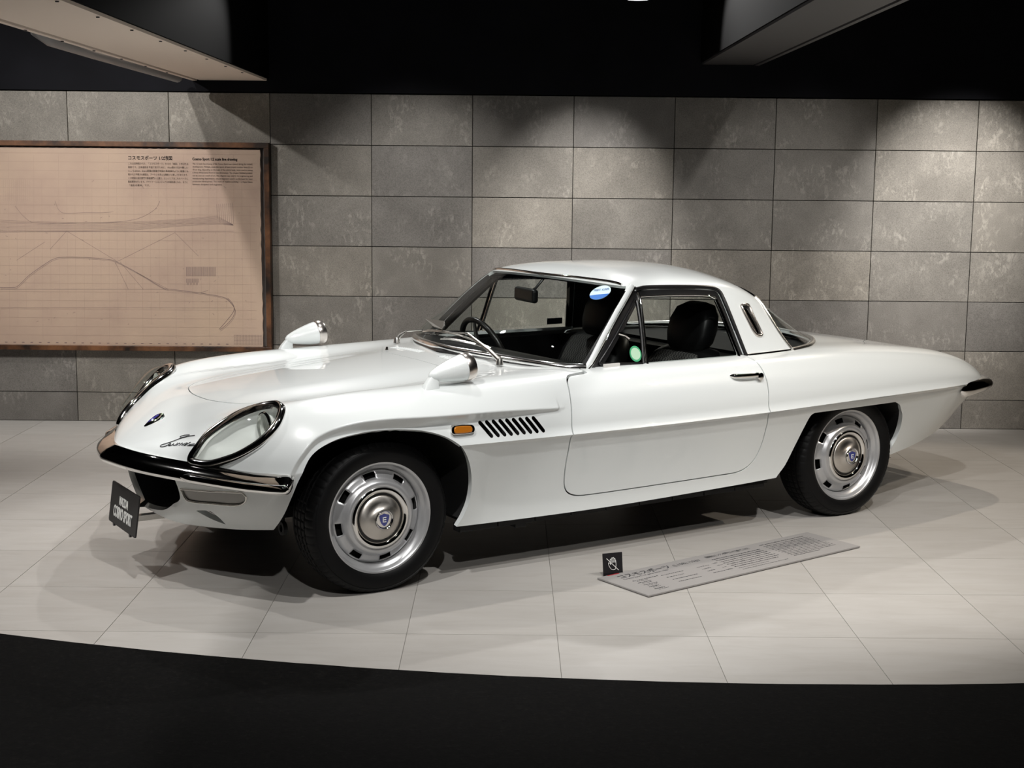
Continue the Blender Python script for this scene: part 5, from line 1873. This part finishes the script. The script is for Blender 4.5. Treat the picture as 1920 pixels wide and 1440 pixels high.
# seats
def seat(sy):
    mb = MB()
    def slab(rows):
        b0 = len(mb.v); nn = 20
        for c, w, t, tx in rows:      # centre, half width, half thickness, tilt
            for k in range(nn):
                a = 2 * math.pi * k / nn
                ca, sa = math.cos(a), math.sin(a)
                u = w * math.copysign(abs(ca) ** 0.55, ca)
                v = t * math.copysign(abs(sa) ** 0.55, sa)
                mb.v.append((c[0] + v * math.cos(tx), sy + u, c[2] + v * math.sin(tx)))
        for i in range(len(rows) - 1):
            for k in range(nn):
                l = (k + 1) % nn
                mb.f.append((b0 + i * nn + k, b0 + i * nn + l, b0 + (i + 1) * nn + l, b0 + (i + 1) * nn + k))
        mb.f.append(tuple(b0 + k for k in range(nn)))
        mb.f.append(tuple(b0 + (len(rows) - 1) * nn + k for k in range(nn)))
    tl_ = 0.35
    slab([((1.55, 0, 0.36), 0.20, 0.07, tl_), ((1.58, 0, 0.45), 0.235, 0.085, tl_), ((1.63, 0, 0.58), 0.24, 0.085, tl_), ((1.675, 0, 0.69), 0.225, 0.08, tl_), ((1.695, 0, 0.745), 0.19, 0.065, tl_), ((1.702, 0, 0.765), 0.12, 0.03, tl_)])
    s_ = mb.build('seat', MT['vinyl'], car, smooth=True, angle=60)
    mb = MB()
    slab([((1.71, 0, 0.752), 0.10, 0.03, 0.25), ((1.715, 0, 0.785), 0.125, 0.055, 0.25), ((1.725, 0, 0.84), 0.135, 0.062, 0.25), ((1.735, 0, 0.90), 0.13, 0.058, 0.25), ((1.742, 0, 0.945), 0.105, 0.045, 0.25), ((1.745, 0, 0.962), 0.06, 0.02, 0.25)])
    mb.build('headrest', MT['vinyl'], s_, smooth=True, angle=60)
    mb = MB()
    slab([((1.515, 0, 0.40), 0.15, 0.03, tl_), ((1.545, 0, 0.50), 0.165, 0.034, tl_), ((1.590, 0, 0.62), 0.165, 0.034, tl_), ((1.628, 0, 0.705), 0.155, 0.03, tl_), ((1.645, 0, 0.742), 0.13, 0.02, tl_)])
    mb.build('seat_inlay', MT['check'], s_, smooth=True, angle=60)
    mb = MB()
    mb.box((1.33, sy, 0.36), (0.46, 0.46, 0.14))
    mb.build('seat_cushion', MT['vinyl'], s_, bevel=0.05, seg=4)
    return s_
seat(-0.33)
seat(0.33)
# inside mirror
mb = MB()
mb.tube([(1.165, 0.02, 1.062), (1.13, 0.03, 1.02), (1.115, 0.045, 1.005)], 0.006, 8)
mb.tube([(1.115, 0.045, 1.005), (1.10, 0.055, 0.998)], 0.012, 8)
sm = mb.build('inside_mirror', MT['trim'], car, smooth=True)
mb = MB(); mb.box((0, 0, 0), (0.030, 0.205, 0.062))
o = mb.build('mirror_housing', MT['trim'], sm, bevel=0.014, seg=4)
o.data.transform(Matrix.Translation((1.10, 0.06, 0.990)) @ Matrix.Rotation(math.radians(-8), 4, 'Z'))
# roof lining so that the cabin stays dark
hl_ = roof.copy()
hl_.V = hl_.V - hl_.N * 0.018
surf_obj('roof_lining', Surf(hl_.V, -hl_.N, hl_.F[:, ::-1]), MT['vinyl'], car)

# ---------------------------------------------------------------- stickers and small fittings on the glass
def disc_on(which, c, rx, ry, mat_, name, parent, lift, tdir, half=None):
    P2, N2 = snap(which, [c], lift)
    p, nn = P2[0], N2[0]
    t = Vector(tdir); t = (t - nn * t.dot(nn)).normalized(); b = nn.cross(t)
    if b.z < 0:
        b = -b
    mb = MB()
    k0 = 40
    ring = []
    for k in range(k0):
        a = 2 * math.pi * k / k0
        x, y = math.cos(a) * rx, math.sin(a) * ry
        if half is not None:
            y = min(y, half * ry)
        ring.append(p + t * x + b * y)
    ring = [snap(which, [tuple(q)], lift)[0][0] for q in ring]
    cc = sum(ring, Vector()) / k0
    mb.add([(q.x, -q.y, q.z) for q in ring] + [(cc.x, -cc.y, cc.z)], [(i, (i + 1) % k0, k0) for i in range(k0)])
    return mb.build(name, mat_, parent), p, t, b, nn
st, p, t, b, nn = disc_on('can', (1.125, 0.463, 1.037), 0.046, 0.046, mat('sticker_pale_blue', (0.62, 0.80, 0.86), 0.5), 'test_sticker', car, 0.003, (0.30, 0.95, -0.03))
_b = (41 - 480 * nn.x / nn.z) / (110 + 480 * nn.y / nn.z)
t = Vector((1.0, _b, -(nn.x + nn.y * _b) / nn.z)).normalized()
b = nn.cross(t)
if b.z < 0:
    b = -b
disc_on('can', (1.125, 0.463, 1.037), 0.046, 0.046, mat('sticker_blue', (0.02, 0.16, 0.55), 0.5), 'sticker_band', st, 0.0036, tuple(t), half=-0.30)
def flat_M(p, t, b, nn):
    """matrix whose x runs along t, y along b in car coordinates (y mirrored)"""
    f = lambda v: Vector((v.x, -v.y, v.z))
    T, B, N3 = f(t), f(b), f(nn)
    return Matrix(((T.x, B.x, N3.x, p.x), (T.y, B.y, N3.y, -p.y), (T.z, B.z, N3.z, p.z), (0, 0, 0, 1)))
tt = -t if True else t
# lettering must read left to right seen from outside: x axis towards the rear on the near side
tx = t.copy()
by = nn.cross(tx)
if by.z < 0:
    by = -by
text_mesh('sticker_text', 'TEST CAR', 0.0165, mat('sticker_ink_blue', (0.02, 0.08, 0.30), 0.5), st, flat_M(p + nn * 0.0015, tx, by, nn) @ Matrix.Translation((0, 0.010, 0)), 0, 'CENTER', bold=0.0003)
st2, p, t, b, nn = disc_on('can', (1.172, 0.645, 0.802), 0.029, 0.033, mat('sticker_green', (0.05, 0.36, 0.16), 0.5), 'inspection_sticker', car, 0.003, (1, 0, 0))
disc_on('can', (1.172, 0.645, 0.802), 0.0235, 0.025, mat('sticker_pale_green', (0.45, 0.66, 0.47), 0.5), 'sticker_centre', st2, 0.0037, (1, 0, 0))
def label_on(which, pts, mat_, name, parent, lift):
    P2, N2 = snap(which, pts, lift)
    mb = MB(); mb.add([(q.x, -q.y, q.z) for q in P2], [tuple(range(len(P2)))])
    return mb.build(name, mat_, parent)
mb = MB()
q = pix_surf(1145, 685, 'can')
mb.box((q.x, -q.y - 0.006, q.z), (0.078, 0.008, 0.016), 0.0)
lb = mb.build('door_tag', mat('silver_tag', (0.62, 0.60, 0.57), 0.45), car, bevel=0.001)
mb = MB()
q = pix_surf(1163, 628, 'can')
mb.tube([(q.x - 0.01, -q.y - 0.004, q.z + 0.008), (q.x + 0.012, -q.y - 0.016, q.z)], [0.008, 0.006], 8)
mb.tube([(q.x + 0.012, -q.y - 0.016, q.z), (q.x + 0.030, -q.y - 0.020, q.z - 0.012)], [0.006, 0.009], 8)
mb.build('quarter_window_catch', MT['chrome'], car, smooth=True)
mb = MB(); mb.box((1.635, 0.624, 0.797), (0.090, 0.002, 0.030))
o = mb.build('dark_label', mat('sticker_navy', (0.012, 0.015, 0.05), 0.5), car)
# ------------------------------------------------------------------ framed drawing on the wall
def pix_plane(px_, py_, axis, val):
    d = rm.T @ np.array([(px_ - 960) / CAM_F, (py_ - 720) / CAM_F, 1.0])
    o = np.array(CAM_POS)
    t = (val - o[axis]) / d[axis]
    return o + d * t
PY = -0.034
FRX0, FRX1, FRZ0, FRZ1 = -4.48, -1.802, 0.441, 1.686
MT['frame_wood'] = mat('scorched_brown_wood', rough=0.45)
nt, ns, ls, b = nodes(MT['frame_wood'])
tc = ns.new('ShaderNodeTexCoord')
n1 = nd(ns, 'ShaderNodeTexNoise'); n1.inputs['Scale'].default_value = 5.0; n1.inputs['Detail'].default_value = 5; n1.inputs['Roughness'].default_value = 0.65
ls.new(tc.outputs['Object'], n1.inputs['Vector'])
r1 = ramp(ns, [(0.36, (0.012, 0.006, 0.003)), (0.50, (0.085, 0.034, 0.013)), (0.68, (0.20, 0.085, 0.034))])
ls.new(n1.outputs['Fac'], r1.inputs[0])
ls.new(r1.outputs[0], b.inputs['Base Color'])
MT['paper'] = mat('aged_drawing_paper', rough=0.6)
nt, ns, ls, b = nodes(MT['paper'])
tc = ns.new('ShaderNodeTexCoord')
n1 = nd(ns, 'ShaderNodeTexNoise'); n1.inputs['Scale'].default_value = 1.6; n1.inputs['Detail'].default_value = 5; n1.inputs['Roughness'].default_value = 0.6
ls.new(tc.outputs['Object'], n1.inputs['Vector'])
r1 = ramp(ns, [(0.32, (0.52, 0.37, 0.29)), (0.5, (0.60, 0.44, 0.335)), (0.70, (0.66, 0.49, 0.36))])
ls.new(n1.outputs['Fac'], r1.inputs[0])
ls.new(r1.outputs[0], b.inputs['Base Color'])
pic = empty('framed_drawing', ((FRX0 + FRX1) / 2, 0, FRZ0))
tag(pic, 'large framed technical line drawing on aged pinkish paper hung on the stone wall', 'picture')
def wl(o):
    """child geometry given in world coordinates"""
    o.data.transform(Matrix.Translation(-Vector(pic.location)))
    return o
BW, BD = 0.030, 0.055
mb = MB(); mb.box(((FRX0 + FRX1) / 2, -BD / 2, FRZ1 - BW / 2), (FRX1 - FRX0, BD, BW)); wl(mb.build('frame_rail', MT['frame_wood'], pic, bevel=0.002))
mb = MB(); mb.box(((FRX0 + FRX1) / 2, -BD / 2, FRZ0 + BW / 2), (FRX1 - FRX0, BD, BW)); wl(mb.build('frame_rail', MT['frame_wood'], pic, bevel=0.002))
mb = MB(); mb.box((FRX1 - BW / 2, -BD / 2, (FRZ0 + FRZ1) / 2), (BW, BD, FRZ1 - FRZ0 - 2 * BW)); wl(mb.build('frame_stile', MT['frame_wood'], pic, bevel=0.002))
mb = MB(); mb.box((FRX0 + BW / 2, -BD / 2, (FRZ0 + FRZ1) / 2), (BW, BD, FRZ1 - FRZ0 - 2 * BW)); wl(mb.build('frame_stile', MT['frame_wood'], pic, bevel=0.002))
mb = MB(); mb.box(((FRX0 + FRX1) / 2, -0.008, (FRZ0 + FRZ1) / 2), (FRX1 - FRX0 - 0.01, 0.014, FRZ1 - FRZ0 - 0.01)); wl(mb.build('backing_board', mat('backing_grey', (0.16, 0.14, 0.13), 0.8), pic))
PX1 = float(pix_plane(489, 400, 1, PY)[0])
PZ0, PZ1 = float(pix_plane(490, 651, 1, PY)[2]), float(pix_plane(487, 281, 1, PY)[2])
mb = MB()
ed = [(PX1 + (0.004 * math.sin(k * 2.3) * (k % 3 == 0)), PZ0 + (PZ1 - PZ0) * k / 40) for k in range(41)]
pg = ed + [(FRX0 + BW + 0.02, PZ1), (FRX0 + BW + 0.02, PZ0)]
mb.prism(pg, 1, PY, PY + 0.016)
paper = wl(mb.build('drawing_sheet', MT['paper'], pic))
mb = MB(); mb.box(((FRX0 + FRX1) / 2, PY - 0.012, (FRZ0 + FRZ1) / 2), (FRX1 - FRX0 - 2 * BW - 0.001, 0.002, FRZ1 - FRZ0 - 2 * BW - 0.001))
wl(mb.build('cover_pane', glass_mat('acrylic_pane', (0.97, 0.97, 0.97), 1.35, 0.02), pic))
MT['line'] = mat('faded_pencil', (0.27, 0.19, 0.175), 0.8)
MT['line_soft'] = mat('faint_pencil', (0.44, 0.315, 0.25), 0.8)
MT['line_dark'] = mat('print_black', (0.05, 0.035, 0.03), 0.8)
def cz(p):       # point of the close-up crop (3.2x, origin 0,230) -> wall
    q = pix_plane(p[0] / 3.2, 230 + p[1] / 3.2, 1, PY - 0.0006)
    return (q[0], q[2])
def ribbon(mb, pts, w, y=PY - 0.0006):
    pts = [np.array(p) for p in pts]
    for a, b_ in zip(pts[:-1], pts[1:]):
        d = b_ - a
        l = np.linalg.norm(d)
        if l < 1e-5:
            continue
        nn = np.array((-d[1], d[0])) / l * w / 2
        mb.add([(a[0] + nn[0], y, a[1] + nn[1]), (b_[0] + nn[0], y, b_[1] + nn[1]), (b_[0] - nn[0], y, b_[1] - nn[1]), (a[0] - nn[0], y, a[1] - nn[1])], [(0, 1, 2, 3)])
def stuff(o):
    o['kind'] = 'stuff'
    return o
mb = MB()
prof = [(0, 990), (60, 990), (100, 985), (170, 920), (260, 855), (330, 815), (420, 806), (560, 813), (660, 822), (700, 835), (850, 915), (985, 995), (1030, 1000), (1200, 1022), (1330, 1045), (1365, 1060), (1410, 1125), (1385, 1185), (1320, 1245)]
for dx, dy, w in ((0, 0, 0.0028), (4, 7, 0.0016)):
    ribbon(mb, [cz((x + dx, y + dy)) for x, y in smooth_curve(prof, 5, False)], w)
ribbon(mb, [cz(p) for p in smooth_curve([(1365, 1052), (1398, 1090), (1404, 1125), (1375, 1170), (1315, 1240)], 4, False)], 0.003)
ribbon(mb, [cz(p) for p in smooth_curve([(90, 500), (140, 560), (200, 600), (450, 602), (700, 595), (830, 575), (930, 520), (960, 470)], 5, False)], 0.0018)
ribbon(mb, [cz(p) for p in smooth_curve([(330, 470), (350, 520), (380, 542), (500, 540), (620, 540), (680, 535)], 4, False)], 0.0016)
for k in range(9):
    ribbon(mb, [cz((0, 585 + k * 9)), cz((500, 603 + k * 6)), cz((800, 600 + k * 6 - 4)), cz((1100, 580 + k * 5)), cz((1300, 560 + k * 6)), cz((1400, 612 + k * 0.6))], 0.0012)
for a, b_ in (((400, 650), (700, 830)), ((400, 650), (300, 760)), ((700, 835), (1050, 660)), ((1050, 660), (1190, 800)), ((100, 825), (270, 715)), ((690, 835), (770, 1000)), ((720, 835), (860, 1000)), ((0, 1110), (1400, 1112)), ((0, 1000), (1000, 1000)), ((1315, 560), (1320, 600)), ((1200, 1022), (1250, 1005)), ((820, 900), (1010, 1000)), ((0, 655), (1400, 652))):
    ribbon(mb, [cz(a), cz(b_)], 0.0016)
for k in range(9):
    ribbon(mb, [cz((1300 + k * 12, 490 - k)), cz((1305 + k * 12, 575 + k * 4))], 0.0016)
for k in range(30):
    ribbon(mb, [cz((1118 + k * 6, 866)), cz((1118 + k * 6, 922))], 0.0022)
for k in range(13):
    ribbon(mb, [cz((1118 + k * 6, 936)), cz((1118 + k * 6, 960 + 14 * (k % 3 > 0)))], 0.0022)
for k in range(8):
    ribbon(mb, [cz((1405, 1275 + k * 8)), cz((1572, 1277 + k * 8))], 0.0012)
for k in range(10):
    ribbon(mb, [cz((1405 + k * 18, 1273)), cz((1405 + k * 18, 1333))], 0.0012)
for k in range(60):
    ribbon(mb, [cz((x0 := RNG.uniform(10, 1480), y0 := RNG.uniform(350, 1250))), cz((x0 + RNG.uniform(-14, 14), y0 + RNG.uniform(-10, 10)))], 0.0018)
lines = wl(stuff(mb.build('drawn_lines', MT['line'], pic)))
mb = MB()
for k in range(22):
    y = 180 + k * 52
    ribbon(mb, [cz((0, y)), cz((1540, y + 12))], 0.0011)
for k in range(30):
    x = 50 + k * 50
    ribbon(mb, [cz((x, 190 + 150 * (k % 3))), cz((x + 8, 1300 - 90 * (k % 4)))], 0.0008)
for k in range(14):
    x = 20 + k * 12
    ribbon(mb, [cz((x, 340)), cz((x, 470))], 0.0008)
wl(stuff(mb.build('guide_lines', MT['line_soft'], pic)))
mb = MB()
for k in range(27):
    x = 25 + k * 51
    ribbon(mb, [cz((x, 143 + x * 0.0125)), cz((x + 16, 144.5 + x * 0.0125))], 0.0035)
    ribbon(mb, [cz((x + 5, 1317 + x * 0.009)), cz((x + 20, 1317 + x * 0.009))], 0.0045)
wl(stuff(mb.build('edge_ticks', MT['line'], pic)))
def wall_text(name, body, zx, zy, h, mat_, width=1.0, bold=0.0, line=1.0):
    x, z = cz((zx, zy))
    s = h / 3.2 / CAM_F * 8.45
    Mx = Matrix.Translation((x, PY - 0.0012, z)) @ Matrix.Rotation(math.pi / 2, 4, 'X')
    return wl(text_mesh(name, body, s, mat_, pic, Mx, 0.0, 'LEFT', width=width, bold=bold, line=line))
wall_text('heading_japanese', 'コスモスポーツ 1/2線図', 766, 221, 27, MT['line_dark'], 0.93, 0.0006)
wall_text('heading_english', 'Cosmo Sport 1:2 scale line drawing', 1154, 225, 21, MT['line_dark'], 0.88, 0.0009)
jp = ['これは当時描かれた、「コスモスポーツ」の1/2の「線図」と呼ばれる', '図面です。立体造形を平面で表すために、10cm間の寸法や難しい', 'ところは5cm、2.5cm間隔の断面が地図の等高線のように幾重にも', '描かれた手書きの線図は、アートとも見える精緻さと美しさがあります。', 'この線図は設計部門や製造部門へと渡り、エンジニアはこれをベースに', '量産開発を行います。デザイナーとエンジニアの共通言語となる、まさに', '「造形の原本」です。']
for k, t_ in enumerate(jp):
    o = wall_text('text_japanese', t_, 768, 250 + k * 21.8, 14.0, MT['line_dark'], 1.0, 0.0)
    wid = max(v.co.x for v in o.data.vertices) - min(v.co.x for v in o.data.vertices)
    if k < 6:
        x0_, x1_ = cz((768, 250))[0], cz((1127, 250))[0]
        mnx = min(v.co.x for v in o.data.vertices)
        f_ = (x1_ - x0_) / wid
        for v in o.data.vertices:
            v.co.x = mnx + (v.co.x - mnx) * f_
en = ["The 1:2 scale line drawing of the Cosmo Sport was created during the model's", 'development. Multiple, maze-like layers of hand drawn contour lines 2.5 to', '10 cm long, depending on the scale of the vehicle body, were used to convey', 'a three-dimensional form in two dimensions. The elegant finished product', 'can be seen as a work of art. This diagram was used in the engineering and', 'manufacturing departments, whose engineers used it as the basis for mass', "production development. This work of 'implicit modeling' is a lingua franca", 'between designers and engineers.']
for k, t_ in enumerate(en):
    o = wall_text('text_english', t_, 1155, 251 + k * 17.6, 13.0, MT['line_dark'], 1.0, 0.0)
    if k < 7:
        mnx = min(v.co.x for v in o.data.vertices)
        wid = max(v.co.x for v in o.data.vertices) - mnx
        f_ = (cz((1515, 250))[0] - cz((1155, 250))[0]) / wid
        for v in o.data.vertices:
            v.co.x = mnx + (v.co.x - mnx) * f_

# ------------------------------------------------------------------ information panel lying on the floor
PA, PD = Vector((-0.033, -3.324, 0)), Vector((0.912, -2.603, 0))
pang = math.atan2(PD.y - PA.y, PD.x - PA.x)
PLN, PWD = 1.189, 0.283
info = empty('information_panel', tuple(PA), pang)
tag(info, 'long grey information panel lying on the pale floor beside the car', 'panel')
mb = MB(); mb.box((PLN / 2, -PWD / 2, 0.0052), (PLN, PWD, 0.0046))
MT['panel'] = mat('grey_panel', (0.33, 0.315, 0.305), 0.5)
mb.build('board', MT['panel'], info)
mb = MB(); mb.box((PLN / 2, -PWD / 2, 0.0079), (PLN - 0.002, PWD - 0.002, 0.0008))
mb.build('board_face', MT['panel'], info)
def itext(name, body, x, y, size, width=1.0, bold=0.0, mat_=None):
    return text_mesh(name, body, size, mat_ or MT['ink'], info, Matrix.Translation((x, -y, 0.0087)), 0.0, 'LEFT', width=width, bold=bold)
itext('panel_title', 'コスモスポーツ', 0.062, 0.062, 0.042, 0.92, 0.0007)
itext('panel_title', '(L10B) /1967', 0.345, 0.060, 0.030, 0.95)
itext('panel_subtitle', 'Cosmo Sport 1st generation, 1967', 0.062, 0.084, 0.0175, 0.95)
itext('panel_heading', '革新的なエンジンが夢を人々に届けてくれた', 0.535, 0.048, 0.024, 0.52, 0.0003)
def greek(mb, x, y, w, h, seed):
    """one line of small type, too fine to read, as a broken row of strokes"""
    r = np.random.default_rng(seed)
    q = x
    while q < x + w - 0.003:
        l = r.uniform(0.003, 0.011)
        l = min(l, x + w - q)
        hh = h * r.uniform(0.55, 1.0)
        mb.add([(q, -y, 0.0087), (q + l, -y, 0.0087), (q + l, -y + hh, 0.0087), (q, -y + hh, 0.0087)], [(0, 1, 2, 3)])
        q += l + r.uniform(0.0015, 0.004)
mb = MB()
sd = 1
for k in range(9):
    greek(mb, 0.535, 0.080 + k * 0.0205, 0.275 if k < 6 else (0.25, 0.17, 0.26)[k - 6], 0.0075 if k < 7 else 0.0045, sd); sd += 1
greek(mb, 0.850, 0.040, 0.270, 0.0065, 90)
for k in range(11):
    greek(mb, 0.850, 0.062 + k * 0.0165, 0.275 if k < 10 else 0.16, 0.0060, sd); sd += 1
for k in range(5):
    greek(mb, 0.075, 0.118 + k * 0.030, (0.13, 0.07, 0.07, 0.05, 0.055)[k], 0.0075, sd); sd += 1
    greek(mb, 0.085, 0.129 + k * 0.030, (0.06, 0.05, 0.05, 0.04, 0.05)[k], 0.004, sd); sd += 1
    if k < 4:
        greek(mb, 0.215, 0.124 + k * 0.032, (0.12, 0.09, 0.13, 0.12)[k], 0.006, sd); sd += 1
    if k < 4:
        greek(mb, 0.405, 0.124 + k * 0.030, (0.07, 0.05, 0.045, 0.11)[k], 0.006, sd); sd += 1
        greek(mb, 0.490, 0.120 + k * 0.030, (0.035, 0.03, 0.02, 0.03)[k] if k < 3 else 0.02, 0.005, sd); sd += 1
stuff(mb.build('small_print', MT['ink'], info))
mb = MB(); mb.box((0.076, -0.005, 0.0087), (0.058, 0.006, 0.0008))
mb.build('red_bar', mat('red_accent', (0.42, 0.02, 0.03), 0.5), info)

# ------------------------------------------------------------------ "do not touch" sign
sg = empty('do_not_touch_sign', (0.031, -3.2645, 0), math.radians(21.5))
tag(sg, 'small square black sign with a crossed-out white hand standing behind the grey panel', 'sign')
lean = Matrix.Rotation(math.radians(-8), 4, 'X')
SGN = 0.086
mb = MB(); mb.box((0, 0, SGN / 2), (0.082, 0.005, SGN))
o = mb.build('sign_board', mat('black_acrylic', (0.012, 0.011, 0.013), 0.3), sg, bevel=0.0008); o.data.transform(lean)
o.data.transform(Matrix.Translation((0, 0, 0.001)))
mb = MB()
mb.add([(-0.03, 0.002, 0.003), (0.03, 0.002, 0.003), (0.03, 0.028, 0.001), (-0.03, 0.028, 0.001), (-0.03, 0.004, 0.035), (0.03, 0.004, 0.035)], [(0, 1, 2, 3), (0, 4, 5, 1), (2, 5, 4, 3), (0, 3, 4), (1, 5, 2)])
mb.build('sign_foot', MT['trim'], sg)
hand = [
    [(-0.016, 0.036), (-0.019, 0.045), (-0.017, 0.050), (-0.013, 0.047), (-0.009, 0.041)],
    [(-0.009, 0.041), (-0.011, 0.058), (-0.009, 0.063), (-0.006, 0.060), (-0.004, 0.048)],
    [(-0.006, 0.060), (-0.004, 0.067), (-0.001, 0.067), (0.000, 0.061), (0.000, 0.049)],
    [(0.000, 0.063), (0.002, 0.068), (0.005, 0.066), (0.005, 0.060), (0.004, 0.049)],
    [(0.005, 0.062), (0.008, 0.064), (0.010, 0.060), (0.009, 0.048)],
    [(0.010, 0.057), (0.012, 0.056), (0.013, 0.046), (0.012, 0.032), (0.007, 0.022), (-0.004, 0.022), (-0.011, 0.028), (-0.016, 0.036)],
    [(-0.026, 0.066), (0.023, 0.018)],
]
mb = MB()
for k, ln in enumerate(hand):
    c = smooth_curve(ln, 4, False) if len(ln) > 2 else np.array(ln)
    mb.tube([(x, -0.0030, z) for x, z in c], 0.0011 if k < 6 else 0.0014, 5)
o = mb.build('hand_symbol', MT['white'], sg); o.data.transform(lean); stuff(o)
o.data.transform(Matrix.Translation((0, 0, 0.001)))

# ------------------------------------------------------------------ ceiling lamp whose rim just shows
LP = pix_plane(1196, -1, 1, -1.9)
lampo = empty('ceiling_lamp', (float(LP[0]), float(LP[1]), float(LP[2])))
tag(lampo, 'round white glowing lamp hung under the black ceiling above the car', 'lamp')
mb = MB(); mb.lathe([(0.0, 0.0), (0.055, 0.002), (0.062, 0.012), (0.060, 0.03)], 32, 2)
mb.build('diffuser', mat('lamp_glow', (0.9, 0.9, 0.9), 0.5, emit=(0.95, 0.97, 1.0), emit_s=6.0), lampo, smooth=True)
mb = MB(); mb.lathe([(0.064, 0.010), (0.066, 0.03), (0.066, 0.16), (0.03, 0.18), (0.012, 0.18), (0.012, ZC - float(LP[2]))], 32, 2)
mb.build('housing', MT['trim'], lampo, smooth=True, angle=40)
